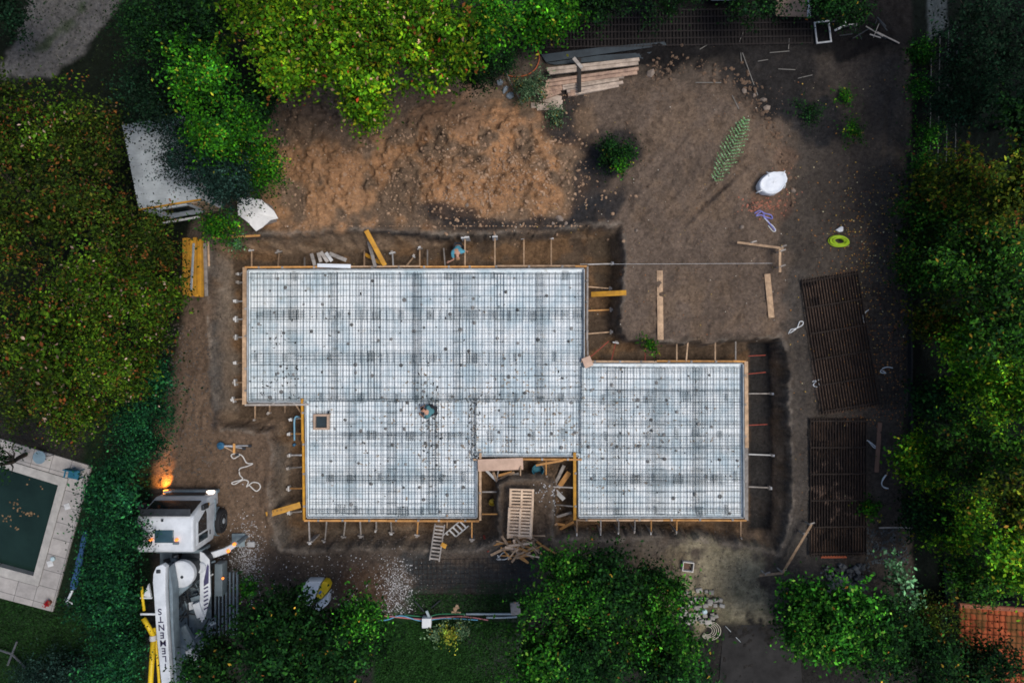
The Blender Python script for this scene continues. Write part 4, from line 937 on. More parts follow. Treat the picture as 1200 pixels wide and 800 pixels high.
# red curved hose at bush
strap('hose',[(578,78),(588,85),(602,90),(617,88),(628,80),(632,66),(625,54),(612,48),(600,48)],0.022,mat('orange_hose',(0.42,0.10,0.03),0.5),'thin orange-red hose curving round the bush left of the timber stack','hose',0.1)
strap('branch',[(590,78),(600,100),(612,122)],0.03,greyw(),'bare thin branch lying in the weeds left of the timber stack','branch',0.25)
for i,(px,py) in enumerate([(586,97),(592,105),(598,112)]):
    o=scatter_stones('plastic_scrap',[(px,py,0.42)],mat('grey_plastic',(0.20,0.24,0.27),0.5,0.3,3),f'{ORD[i]} crumpled grey plastic lump beside the spoil heap','plastic scrap'); del o['kind']
for i,(a,b) in enumerate([((815,97),(845,97)),((858,112),(866,128)),((868,62),(869,74)),((902,62),(925,60)),((925,45),(924,58)),((912,81),(932,82)),((866,50),(871,38)),((820,58),(830,52)),((870,62),(888,112)),((888,72),(900,70)),((935,92),(952,88))]):
    board('stick',a,b,0.8,mat('bleached_stick',(0.20,0.19,0.17),0.9),f'{["pale","grey"][i%2==0]} thin stick number-free' if False else ['grey stick lying level above the right heap','pale stick pointing down near the top of the right heap','short grey upright stick below the top mesh mats','pale level stick right of the middle at the top','short grey upright stick near the brown sheet','pale level stick left of the dark hollow','grey slanted stick on the top mesh mats','pale slanted stick at the end of the blue plastic strip','long brown stick crossing toward the clods','pale short stick near the scrap','grey stick near the window frame'][i],'stick',None,None,0.03)
# ================================================================== concrete pump truck
root = empty('pump_truck', (-13.8,-8.5,0), 'white truck-mounted concrete pump with its boom pointing down the picture', 'pump truck')
T = root
def R(x,y,z=0): return Vector((x+13.8, y+8.5, z))   # world -> truck local
wp = whitep(); gpnt = greyp(); dm = darkm()
# chassis
mb = MB()
for x in (-0.45,0.45): mb.box((x,-3.6,0.85),(0.16,9.6,0.26))
for y in (-7.5,-5.5,-3.5,-1.6,0.4): mb.box((0,y,0.85),(0.86,0.12,0.18))
mb.build('chassis', dm, T)
# cab
cab_p = [(R(0,-8.40).y,1.0),(R(0,-8.42).y,2.9),(R(0,-8.30).y,3.02),(R(0,-7.15).y,3.05),(R(0,-6.95).y,2.97),(R(0,-6.62).y,1.85),(R(0,-6.50).y,1.55),(R(0,-6.48).y,0.55),(R(0,-7.0).y,0.55),(R(0,-7.1).y,1.0)]
cab = MB().prism_axis(cab_p, -1.14, 1.12, 'X').build('cab', wp, T, bevel=0.14)
# windscreen on the sloping front
y1,z1,y0,z0 = R(0,-6.92).y,2.88,R(0,-6.60).y,1.88
c = Vector((0,(y1+y0)/2,(z1+z0)/2)); ang = math.atan2(y0-y1, z1-z0)
MB().box(c+Vector((0,0.035,0.01)),(1.95,0.03,1.0),M=Matrix.Rotation(ang,3,'X')).build('windshield', glass(), cab, bevel=0.01)
MB().box((0,R(0,-6.80).y,3.02),(2.0,0.30,0.06)).build('sun_visor', dm, cab, bevel=0.02)
MB().box((0,R(0,-6.455).y,1.15),(1.7,0.03,0.42)).build('grille', dm, cab)
MB().box((0,R(0,-6.46).y,0.55),(2.25,0.16,0.34)).build('bumper', gpnt, cab, bevel=0.04)
hl = mat('lit_headlight',(0.9,0.85,0.8),0.2,0.05,2,emit=(1.0,0.75,0.6,2.2)); am = mat('amber_lamp',(0.8,0.22,0.03),0.3,0.05,2,emit=(1.0,0.25,0.04,0.9))
for x in (-0.92,0.92):
    MB().box((x,R(0,-6.42).y,0.88),(0.30,0.10,0.20)).build('headlight', hl if x>0 else mat('clear_lamp',(0.5,0.5,0.5),0.2), cab, bevel=0.03)
# right door with window, handle, mirror
x = 1.125
door = MB().prism_axis([(R(0,-8.2).y,1.05),(R(0,-8.2).y,2.75),(R(0,-7.25).y,2.75),(R(0,-6.85).y,2.0),(R(0,-6.85).y,1.05)], x, x+0.03,'X').build('door', wp, cab, bevel=0.01)
MB().prism_axis([(R(0,-7.75).y,1.85),(R(0,-7.75).y,2.65),(R(0,-7.28).y,2.65),(R(0,-6.93).y,1.95),(R(0,-7.1).y,1.85)], x+0.03, x+0.04,'X').build('window', glass(), door)
MB().prism_axis([(R(0,-8.12).y,1.75),(R(0,-8.12).y,2.62),(R(0,-7.83).y,2.62),(R(0,-7.83).y,1.75)], x+0.03, x+0.04,'X').build('window', glass(), door)
MB().box((x+0.05,R(0,-7.95).y,1.55),(0.03,0.18,0.04)).build('handle', dm, door)
MB().box((x+0.01,R(0,-6.78).y,1.62),(0.02,0.12,0.16)).build('sticker', yellow(), cab)
for s in (-1,1):
    MB().box((s*1.28,R(0,-6.72).y,2.3),(0.12,0.22,0.5)).build('mirror', dm, cab, bevel=0.03)
MB().box((-0.02,R(0,-7.74).y,3.065),(0.76,0.50,0.05)).build('roof_hatch', mat('smoked_hatch',(0.03,0.07,0.09),0.15,0.2,2,spec=0.7), cab, bevel=0.04)
for xx in (-0.52,0.50):
    b_ = MB().lathe((xx,R(0,-7.86).y,3.05),[(0.055,0),(0.06,0.05),(0.05,0.14),(0.02,0.16)],14).build('beacon', am, cab)
MB().tube([Vector((0.36,R(0,-8.0).y,3.12)),Vector((0.58,R(0,-8.0).y,3.12))],0.05,8).build('air_horn', gpnt, cab)
MB().box((-0.1,R(0,-7.1).y,3.07),(0.08,0.1,0.04)).build('roof_vent', dm, cab)
MB().box((0.0,R(0,-7.2).y,0.95),(2.36,1.0,0.1)).build('step', gpnt, cab, bevel=0.02)
# front/rear wheels
def wheel(x,y):
    w_ = MB().lathe((0,0,0),[(0.30,-0.15),(0.48,-0.15),(0.52,-0.10),(0.52,0.10),(0.48,0.15),(0.30,0.15)],28,'X').build('wheel', rubber(), T, smooth=False); w_.location=(x,y,0.50)
    MB().lathe((0,0,0),[(0.08,-0.17),(0.27,-0.12),(0.30,-0.153),(0.30,0.153),(0.26,0.10),(0.14,0.13),(0.10,0.18),(0.02,0.18)],18,'X').build('rim', mat('steel_rim',(0.40,0.44,0.46),0.4,0.2,4,metal=0.4), w_)
for x in (-1.18,1.18):
    for y in (R(0,-7.75).y,R(0,-14.0).y,R(0,-15.4).y): wheel(x,y)
for s in (-1,1):
    mb=MB()
    pts=[Vector((s*1.08,R(0,-7.75).y+0.62*math.cos(t),0.5+0.62*math.sin(t))) for t in np.linspace(0.1,math.pi-0.1,12)]
    for a,b in zip(pts[:-1],pts[1:]): mb.beam(a,b,0.20,0.03)
    mb.build('fender', gpnt, T)
# deck machinery
mb=MB()
mb.box(R(-13.85,-8.72,1.3),(1.9,0.14,0.9)); mb.box(R(-14.5,-9.1,1.25),(0.5,0.62,0.5)); mb.box(R(-13.2,-9.3,1.1),(0.6,0.6,0.3))
mb.box(R(-12.95,-9.55,1.4),(0.5,0.4,0.5)); mb.box(R(-13.8,-11.5,0.98),(2.0,4.2,0.08)); mb.box(R(-13.1,-11.0,1.35),(0.42,0.8,0.6),0.3); mb.box(R(-13.3,-12.8,1.3),(0.5,1.0,0.5)); mb.box(R(-14.45,-10.6,1.2),(0.35,1.6,0.4))
mb.build('deck_machinery', gpnt, T, bevel=0.02)
mb=MB()
for i in range(16): mb.tube([R(-14.6+random.uniform(0,1.7),-8.8-random.uniform(0,3.2),1.35+random.uniform(0,0.3)),R(-14.3+random.uniform(0,1.5),-9.0-random.uniform(0,3.5),1.4+random.uniform(0,0.4))],0.035,6)
mb.build('hydraulic_lines', dm, T)
for i in range(64):
    mbs={'a':MB(),'b':MB(),'c':MB()}
    k=random.choice('aabbc'); X_=random.uniform(-14.6,-12.75); Y_=random.uniform(-13.6,-8.75)
    if X_<-13.55 and Y_<-10: X_+=1.0
    zz=random.uniform(1.15,1.75)
    if random.random()<0.5: mbs[k].box(R(X_,Y_,zz),(random.uniform(0.08,0.35),random.uniform(0.08,0.4),random.uniform(0.05,0.2)),random.choice((0,0.3,0.6)))
    else:
        a_=random.uniform(0,3.14); q_=R(X_,Y_,zz); mbs[k].tube([q_,q_+Vector((math.cos(a_),math.sin(a_),0.2))*random.uniform(0.2,0.7)],random.uniform(0.02,0.05),6)
    mbs[k].build({'a':'valve_block','b':'pump_fitting','c':'hose_fitting'}[k], {'a':dm,'b':gpnt,'c':wp}[k], T)
mb=MB().box(R(-12.98,-11.1,1.8),(0.30,0.62,0.26),0.35); mb.build('control_box', wp, T, bevel=0.03)
MB().lathe(R(-12.88,-9.35,1.75),[(0.22,0),(0.22,0.14),(0.17,0.2),(0.01,0.2)],18).build('filler_cap', wp, T)
MB().box(R(-12.88,-9.35,1.62),(0.62,0.55,0.22)).build('tank_box', dm, T, bevel=0.03)
for i,(x_,y_,a_,L_) in enumerate([(-13.35,-12.1,0.5,0.9),(-13.1,-13.0,0.55,0.8),(-13.4,-13.9,0.05,1.0),(-12.75,-14.6,0.2,0.4)]):
    MB().box(R(x_,y_,2.0),(0.30,L_,0.22),a_).build('pipe_cover', gpnt if i!=1 else wp, T, bevel=0.03)
# side louvred panel, grated walkway
mb=MB()
for i in range(7): mb.box(R(-12.62+i*0.155,-11.15,1.0),(0.05,2.7,0.12))
mb.build('side_grating', gpnt, T)
MB().box(R(-12.25,-9.95,1.35),(0.33,1.35,0.55)).build('tool_box', mat('grey_box',(0.12,0.15,0.16),0.5,0.15,3), T, bevel=0.03)
pan=MB().prism([tuple(R(*p).xy) for p in ((-12.78,-8.78),(-12.55,-9.05),(-12.50,-10.5),(-12.75,-11.5),(-12.95,-11.6),(-12.95,-8.7))],1.75,1.80).build('side_panel', wp, T, bevel=0.01)
mb=MB()
for i in range(6): mb.box(R(-12.69,-10.2-i*0.17,1.808),(0.20,0.06,0.012),0.5)
mb.build('stripe', mat('violet_decal',(0.06,0.055,0.12),0.5), pan)
MB().prism([tuple(R(*p).xy) for p in ((-12.62,-9.2),(-12.57,-9.3),(-12.58,-10.0),(-12.78,-10.15),(-12.78,-9.9))],1.802,1.812).build('decal', mat('violet_decal',(0,0,0)), pan)
# turret + boom
tur = MB().lathe(R(-13.22,-9.30,1.3),[(0.66,0),(0.66,0.35),(0.36,0.5),(0.34,1.1)],30).build('turret', dm, T)
MB().lathe(R(-13.32,-9.36,2.42),[(0.52,0),(0.54,0.05),(0.54,0.28),(0.50,0.32),(0.02,0.34)],32).build('slewing_cap', wp, tur, smooth=False)
MB().lathe(R(-13.25,-9.45,2.76),[(0.06,0),(0.06,0.02),(0.01,0.02)],10).build('bolt', dm, tur)
MB().prism([tuple(R(*p).xy) for p in ((-13.95,-9.4),(-13.2,-8.95),(-13.0,-9.9),(-13.55,-10.35),(-13.95,-10.3))],2.3,2.7).build('arm_bracket', gpnt, tur, bevel=0.06)
ZB=3.55
def bw(px,py): return R(*WV(px,py,ZB).xy, 0)
bl=[(179,682),(179.5,672),(183,664),(190,661),(194,664),(193.5,690),(196,740),(200,800),(206,880),(201,880),(194,880),(189,800),(183,740),(180.5,700)]
boom = MB().prism([tuple(bw(*p).xy) for p in bl], ZB-0.30, ZB).build('boom', wp, T, bevel=0.02)
bw2=[(194.6,666),(199,690),(200,740),(204,800),(210,880),(207,880),(201,800),(197,740),(194.7,690)]
MB().prism([tuple(bw(*p).xy) for p in bw2], ZB-0.75, ZB-0.22).build('boom_section', gpnt, boom, bevel=0.02)
MB().box(bw(186,669)+Vector((0,0,ZB+0.03)),(0.16,0.14,0.06)).build('boom_pivot', dm, boom, bevel=0.02)
MB().tube([bw(199,712)+Vector((0,0,ZB-0.4)),bw(196,712)+Vector((0,0,ZB-0.4))],0.10,10).build('joint', gpnt, boom)
# letters, turned upside down and stacked down the boom
tm = mat('navy_lettering',(0.03,0.025,0.06),0.5)
for i,ch in enumerate('STNEMELI'):
    cu = bpy.data.curves.new('letter','FONT'); cu.body = ch; cu.size = 0.34; cu.extrude = 0.003; cu.align_x='CENTER'; cu.align_y='CENTER'; cu.offset=0.006
    tmp = bpy.data.objects.new('tmp', cu); COL.objects.link(tmp)
    dg = bpy.context.evaluated_depsgraph_get(); me_ = bpy.data.meshes.new_from_object(tmp.evaluated_get(dg)); bpy.data.objects.remove(tmp)
    me_.name='letter'; me_.materials.clear(); me_.materials.append(tm)
    o = bpy.data.objects.new('letter', me_); COL.objects.link(o); o.parent = boom
    p = bw(187.3+i*0.95, 716+i*9.2); o.location=(p.x,p.y,ZB+0.004); o.rotation_euler=(0,0,math.pi+0.06)
# concrete pipes, yellow
yp = mat('yellow_pipe',(0.70,0.48,0.02),0.4,0.12,3)
def yp_(pts,r,z): return [R(*WV(a,b,z).xy,z) for a,b in pts]
MB().tube(yp_([(166,687),(167,700),(169,715)],0,3.3),0.055,10).build('pump_pipe', yp, T, smooth=True)
MB().tube(yp_([(168,724),(174,734),(180,745)],0,3.3),0.10,12).build('pump_pipe', yp, T, smooth=True)
MB().tube(yp_([(179.5,750),(177,790),(172,880)],0,3.3),0.10,12).build('pump_pipe', yp, T, smooth=True)
MB().tube(yp_([(181,735),(183,752),(186,790),(192,880)],0,3.2),0.055,12).build('pump_pipe', yp, T, smooth=True)
MB().lathe(R(*WV(179.5,747,3.3).xy,3.3),[(0.13,-0.1),(0.14,0),(0.13,0.1)],12,'Y').build('coupling', palew(), T)
MB().box(R(*WV(174,719,3.4).xy,3.4),(0.62,0.07,0.06)).build('pipe_bracket', wp, boom)
MB().box(R(*WV(171.5,700,3.3).xy,3.3),(0.46,0.06,0.06)).build('pipe_bracket', wp, boom)
MB().prism([tuple(R(*WV(a,b,3.3).xy).xy) for a,b in ((168,698),(174,684),(177,700))],3.2,3.3).build('bracket_plate', wp, boom)
# outrigger
ot = MB().prism([tuple(R(*WV(a,b,1.2).xy).xy) for a,b in ((218,656),(243,648),(262,642),(276,635),(278,639),(266,648),(246,655),(220,661))],1.0,1.25).build('outrigger', wp, T, bevel=0.03)
for a,b in ((275,637),(268,645)): MB().lathe(R(*WV(a,b,1.26).xy,1.26),[(0.07,0),(0.07,0.08),(0.03,0.11)],12).build('marker_lamp', am, ot)
MB().lathe(R(*WV(277,637,1.25).xy,0.1),[(0.09,0),(0.09,1.15)],12).build('jack', gpnt, ot)
MB().lathe(R(*WV(261.5,677,1.65).xy,1.65),[(0.05,0),(0.05,0.05)],10).build('marker_lamp', am, T)
o = MB().box((0,0,0.05),(0.56,0.56,0.09)).build('ground_plate', mat('plate_grey',(0.22,0.28,0.30),0.6,0.15,3), bevel=0.01); o.location=PG(280,632); tag(o,'square grey plate under the outrigger foot of the pump truck','ground plate')
o = MB().box((0,0,0.05),(0.30,0.22,0.12)).build('pale_block', palew(), bevel=0.01); o.location=PG(295,637); tag(o,'small pale block right of the outrigger plate','block')
# amber light thrown by the flashing indicator on the hidden front corner
MB().box((-1.06,R(0,-6.45).y,0.75),(0.14,0.16,0.16)).build('indicator_lamp', mat('lit_indicator',(0.9,0.3,0.05),0.3,emit=(1.0,0.30,0.03,4)), cab)
for nme,loc_,en,col_,sz in (('indicator_light',(-15.02,-6.38,0.36),120,(1.0,0.36,0.05),0.04),):
    l = bpy.data.lights.new(nme,'SPOT'); l.energy = en; l.spot_size = math.radians(105); l.spot_blend = 0.5; l.color = col_; l.shadow_soft_size = sz
    lo = bpy.data.objects.new(nme, l); lo.location = loc_; lo.rotation_euler = (Vector(loc_)-Vector((-15.55,-5.75,-0.1))).to_track_quat('Z','Y').to_euler(); COL.objects.link(lo)
# ================================================================== wrapped load under the tree
c = PG(368,697); root = empty('portable_unit', tuple(c), 'white box-shaped unit with a yellow band, half hidden under the lower left tree', 'site unit', rz=-0.0)
def L2(px,py,z): v=WV(px,py,z); return (v.x-c.x, v.y-c.y)
bod=MB().prism([L2(*p,0.55) for p in ((359,681),(377,681),(369,700),(356,720),(341,708))],-0.1,0.55).build('body', whitep(), root, bevel=0.05)
MB().prism([L2(*p,0.57) for p in ((378,681),(383,682),(386,687),(384,693),(376,702),(370,699))],-0.1,0.57).build('yellow_band', yp, root, bevel=0.04)
MB().prism([L2(*p,0.55) for p in ((385,694),(384,708),(374,716),(366,712),(376,703))],-0.1,0.54).build('end_cap', whitep(), root, bevel=0.04)
MB().box((*L2(375,694,0.6),0.575),(0.16,0.09,0.006),0.9).build('emblem', mat('blue_emblem',(0.05,0.15,0.4),0.5), root)
# ================================================================== shed with window
ZR=2.4
def q(px,py,z): return W(px,py,z)[:2]
roofp=[q(143,146,ZR),q(163,246,ZR),q(236,234,ZR),q(215,136,ZR)]
c=Vector((*roofp[1],0)); root=empty('shed',tuple(c),'shed with a grey corrugated roof and a window, half covered by trees','shed')
rp=[(x-c.x,y-c.y) for x,y in roofp]
wl=[Vector((x,y)) for x,y in rp]; cen=sum(wl,Vector((0,0)))/4; inn=[tuple(cen+(w_-cen)*0.985) for w_ in wl]
MB().prism(inn,0,ZR-0.08).build('wall', mat('white_shed_wall',(0.75,0.76,0.76),0.7,0.1,2), root)
rf=MB().prism(rp,ZR-0.06,ZR).build('roof', mat('grey_roof_felt',(0.42,0.46,0.48),0.75,0.2,1.5,col2=(0.28,0.31,0.33)), root)
mb=MB(); A,B_,C_,D_=[Vector((*p,ZR+0.008)) for p in (rp[0],rp[1],rp[2],rp[3])]
for i in range(30): mb.beam(A.lerp(B_,(i+0.5)/30), D_.lerp(C_,(i+0.5)/30), 0.05, 0.03)
mb.build('corrugation', mat('grey_roof_felt',(0,0,0)), rf)
MB().beam(Vector((*rp[1],ZR+0.02)), Vector((*rp[2],ZR+0.02)),0.07,0.06).build('yellow_trim', yellow(), rf)
i0,i1=Vector((*inn[1],0)),Vector((*inn[2],0)); dd=(i1-i0).normalized(); nn=Vector((dd.y,-dd.x,0)); LL=(i1-i0).length
wc=i0+dd*(LL*0.48)+nn*0.02
M=Matrix((dd,-nn,Vector((0,0,1)))).transposed()
wf=MB().box(wc+Vector((0,0,1.5)),(1.5,0.05,1.1),M=M).build('window_frame', whitep(), root)
MB().box(wc+nn*0.03+Vector((0,0,1.5)),(1.10,0.02,0.75),M=M).build('pane', glass(), wf)
MB().box(i0+dd*LL*0.85+nn*0.02+Vector((0,0,1.1)),(0.7,0.04,1.9),M=M).build('door', wood(), root)
MB().beam(i0+nn*0.35+Vector((0,0,0.9)), i0+dd*LL*0.7+nn*0.35+Vector((0,0,0.9)),0.08,0.08).build('ledge', palew(), root)
# grey tarp sheet
mb=MB(); pts=[((278,232),0.9),((294,232),0.92),((306,234),0.9),((321,247),0.8),((326,256),0.7),((317,258),0.86),((308,266),0.75),((300,271),0.72),((290,260),0.86),((279,252),0.88),((302,250),0.93)]
V=[WV(*p,z) for p,z in pts]; cc_=V[-1].copy(); cc_.z=0
root=empty('tarpaulin',tuple(cc_),'crumpled pale grey tarpaulin sheet draped at the left end of the bank','tarpaulin')
for v in V: mb.v.append(tuple(v-cc_))
for v in V: mb.v.append(tuple(v-cc_-Vector((0,0,0.03))))
for i in range(10):
    j=(i+1)%10; mb.f+= [(10,i,j),(21,11+j,11+i),(i,11+i,11+j,j)]
tp=mb.build('sheet', mat('grey_tarp',(0.74,0.73,0.70),0.7,0.15,2,bump=0.4), root)
MB().box((0,0,0.35),(0.9,0.7,0.7),0.3).build('covered_load', greyw(), root)
# ================================================================== pool terrace
def polyhole():
    # ring of four quads between outer terrace and pool coping
    pass
outer=[(-160,462),(20,520),(108,546),(62,716),(-160,656)]
def paving_mat():
    m=bpy.data.materials.new('stone_paving'); m.use_nodes=True; nt=m.node_tree; N=nt.nodes; L=nt.links; b=N['Principled BSDF']
    tc=N.new('ShaderNodeTexCoord'); mp=N.new('ShaderNodeMapping'); mp.inputs['Rotation'].default_value=(0,0,math.radians(15.5)); L.new(tc.outputs['Object'],mp.inputs['Vector'])
    br=N.new('ShaderNodeTexBrick'); br.inputs['Scale'].default_value=1.0; br.inputs['Brick Width'].default_value=0.86; br.inputs['Row Height'].default_value=0.72; br.inputs['Mortar Size'].default_value=0.012; br.offset=0.0
    br.inputs['Color1'].default_value=(0.40,0.37,0.34,1); br.inputs['Color2'].default_value=(0.32,0.30,0.28,1); br.inputs['Mortar'].default_value=(0.10,0.095,0.09,1)
    L.new(mp.outputs[0],br.inputs['Vector'])
    no=N.new('ShaderNodeTexNoise'); no.inputs['Scale'].default_value=1.7; no.inputs['Detail'].default_value=9; no.inputs['Roughness'].default_value=0.75; L.new(tc.outputs['Object'],no.inputs['Vector'])
    mr=N.new('ShaderNodeMapRange'); mr.inputs['From Min'].default_value=0.35; mr.inputs['From Max'].default_value=0.65; mr.inputs['To Min'].default_value=0.72; mr.inputs['To Max'].default_value=1.1; L.new(no.outputs['Fac'],mr.inputs['Value'])
    hs=N.new('ShaderNodeHueSaturation'); L.new(mr.outputs[0],hs.inputs['Value']); L.new(br.outputs['Color'],hs.inputs['Color']); L.new(hs.outputs[0],b.inputs['Base Color']); b.inputs['Roughness'].default_value=0.85
    return m
pav=paving_mat()
def ringmesh(name, outer, inner, z0, z1, m):
    # outer and inner polygons with same vertex count
    n=len(outer); v=[]; f=[]
    for z in (z0,z1):
        for p in outer: v.append((*W(*p)[:2],z))
        for p in inner: v.append((*W(*p)[:2],z))
    for i in range(n):
        j=(i+1)%n
        f+=[(2*n+i,2*n+j,3*n+j,3*n+i),(i,n+i,n+j,j),(i,j,2*n+j,2*n+i),(n+i,3*n+i,3*n+j,n+j)]
    me_=bpy.data.meshes.new(name); me_.from_pydata(v,[],f); bm=bmesh.new(); bm.from_mesh(me_); bmesh.ops.recalc_face_normals(bm,faces=bm.faces); bm.to_mesh(me_); bm.free()
    me_.materials.append(m); o=bpy.data.objects.new(name,me_); COL.objects.link(o); return o
inner=[(-160,497),(69,568),(40,674),(-160,620)]
cop=[(-160,487),(81,560),(46,687),(-160,632)]
out4=[(-160,466),(108,546),(62,716),(-160,658)]
struct(ringmesh('pool_terrace', out4, cop, -0.20, 0.04, pav))
struct(ringmesh('pool_coping', [(-160,488),(80.3,560.5),(45.7,686.3),(-160,631)], inner, -1.5, 0.06, mat('coping_stone',(0.37,0.35,0.32),0.85,0.15,3,col2=(0.27,0.26,0.24))))
o=MB().prism([W(*p)[:2] for p in [(-160,496.5),(69.5,567.5),(40.3,674.5),(-160,620.5)]],-1.45,-0.30).build('pool_water', mat('dark_green_pool_water',(0.010,0.024,0.020),0.12,0.35,0.4,bump=0.0,spec=0.18)); struct(o)
strap('drain_channel',[(-20,534),(40,556),(80,568)],0.02,mat('dark_gap',(0.04,0.04,0.04),0.8),'dark drain slot along the upper side of the pool terrace','drain',0.0)
for px,py,lab in ((79,593,'white skimmer lid on the terrace right of the pool'),(59,660,'white skimmer lid on the terrace at the lower right of the pool')):
    o=MB().box((0,0,0.01),(0.26,0.26,0.03),0.3).build('skimmer_lid', palew(), bevel=0.01); v=WV(px,py,0.05); o.location=v; tag(o,lab,'lid')
o=MB().lathe((0,0,0),[(0.09,0),(0.10,0.10),(0.05,0.14)],14).build('float', mat('pale_blue_plastic',(0,0,0))); o.location=WV(63,654,0.05); tag(o,'small blue chlorine float beside the lower skimmer lid','float')
rt=empty('flower_pot',W(59,705,0.04),'small pot with a red flowering plant at the terrace corner','flower pot')
MB().lathe((0,0,0),[(0.09,0),(0.13,0.2),(0.11,0.2),(0.02,0.17)],14).build('pot', mat('terracotta',(0.25,0.08,0.05),0.8), rt)
Cn=rng.normal(size=(60,3))*0.07+np.array((0,0,0.27)); Nn=rng.normal(size=(60,3)); Nn/=np.linalg.norm(Nn,axis=1,keepdims=True)
leaf_quads('flowers',Cn,Nn,np.full(60,0.08),np.tile(np.array((0.35,0.01,0.02)),(60,1)),leafmat('petals'),rt)
# blue chair and covered table
rt=empty('garden_chair',W(93,553,0.04),'turquoise garden chair at the upper right of the pool terrace','chair',rz=-0.2)
tq=mat('turquoise_plastic',(0.015,0.11,0.17),0.5)
MB().box((0,0,0.42),(0.46,0.42,0.05)).build('seat',tq,rt,bevel=0.02); MB().box((0,0.22,0.68),(0.46,0.05,0.48)).build('backrest',tq,rt,bevel=0.02)
for x in (-0.2,0.2):
    for y in (-0.17,0.17): MB().box((x,y,0.2),(0.04,0.04,0.40)).build('leg',tq,rt)
MB().box((0.30,0,0.55),(0.05,0.4,0.04)).build('armrest',tq,rt); MB().box((-0.30,0,0.55),(0.05,0.4,0.04)).build('armrest',tq,rt)
rt=empty('garden_table',W(57,533,0.04),'small round table with a blue-grey top near the dark drain slot','table')
MB().lathe((0,0,0),[(0.26,0.60),(0.28,0.64),(0.02,0.65)],20).build('tabletop',mat('blue_grey_top',(0.15,0.22,0.26),0.4),rt)
for k in range(3): MB().tube([Vector((0.05*math.cos(k*2.1),0.05*math.sin(k*2.1),0.60)),Vector((0.22*math.cos(k*2.1),0.22*math.sin(k*2.1),0.0))],0.014,6).build('leg',dm,rt)
# closed parasol leaning / lying
a=WV(101,622,0.5); b=WV(86,689,0.35); e=WV(78,706,0.2)
rt=empty('closed_parasol',(a.x,a.y,0),'closed blue parasol with a white pole lying between the terrace and the hedge','parasol')
oo=Vector((a.x,a.y,0)); n=12
MB().tube([a.lerp(b,t)-oo for t in np.linspace(0,1,n)],[0.07+0.05*abs(math.sin(t*9))+0.04*t for t in np.linspace(0,1,n)],12).build('canopy',mat('blue_canvas',(0.03,0.085,0.19),0.8,0.3,5,bump=0.5),rt,smooth=True)
MB().tube([b-oo,e-oo],0.055,10).build('pole',whitep(),rt,smooth=True)
f_=e-oo; MB().box((f_.x,f_.y,0.05),(0.42,0.07,0.07),-0.4).build('base_bar',whitep(),rt); MB().box((f_.x,f_.y,0.135),(0.07,0.5,0.07),0.3).build('base_bar',dm,rt)
rt=empty('climbing_frame',W(14,765,0.0),'dark crossed metal frame on the lawn at the lower left','frame')
for p,q_ in (((-4,760),(14,766)),((14,766),(30,782)),((14,766),(9,779)),((14,766),(20,751))):
    A=WV(*p,0.3)-Vector(W(14,765)); B_=WV(*q_,0.3)-Vector(W(14,765)); MB().tube([A,B_],0.045,6).build('bar',mat('frame_grey',(0.08,0.085,0.09),0.5),rt)
# ================================================================== fences, wall, tiled roof
xb=WV(1090,0).x
def mesh_fence(p, q_, h, lab, nposts, rails=3, ml=None):
    p=Vector(p); q_=Vector(q_); d=(q_-p); L=d.length; d.normalize(); rt=empty('fence',tuple(p),lab,'fence'); gm=mat('fence_steel',(0.035,0.04,0.042),0.5,0.2,3,metal=0.3)
    for i in range(nposts): MB().box(tuple(d*(L*i/(nposts-1))+Vector((0,0,h/2))),(0.06,0.06,h)).build('post',gm,rt)
    mb=MB()
    for k in range(rails): z=0.1+(h-0.15)*k/(rails-1); mb.beam(Vector((0,0,z)),d*L+Vector((0,0,z)),0.035,0.05)
    mb.build('rail',gm,rt)
    mb=MB(); n=int(L/0.12)
    for i in range(n): mb.beam(d*(L*i/n)+Vector((0,0,0.05)),d*(L*i/n)+Vector((0,0,h)),0.007,0.007)
    mb.build('wire_mesh',mat('fence_wire',(0.02,0.022,0.024),0.5),rt)
mesh_fence((xb,WV(0,50).y,0),(xb-0.1,WV(0,205).y,0),2.0,'grey wire mesh fence with posts at the upper right of the site',7,4)
xk=WV(1064,0).x
rt=MB().box((0,0,0.1),(0.06,16.6,0.35)).build('edging_board',mat('black_board',(0.012,0.012,0.013),0.8)); rt.location=(xk+0.03,WV(0,400).y-0.0,0); tag(rt,'low dark edging board along the right tree line','edging')
strap('rail_pipe',[(1030,618),(1062,618),(1080,622)],0.03,greyw(),'thin horizontal grey pipe above the dark rubble','pipe',0.4)
rt=MB().box((0,0,0.25),(0.2,2.6,0.5),0.05).build('low_wall',mat('grey_render_wall',(0.05,0.055,0.055),0.9,0.3,2)); rt.location=W(1110,690); tag(rt,'low grey wall left of the right-hand trees above the tiled roof','wall')
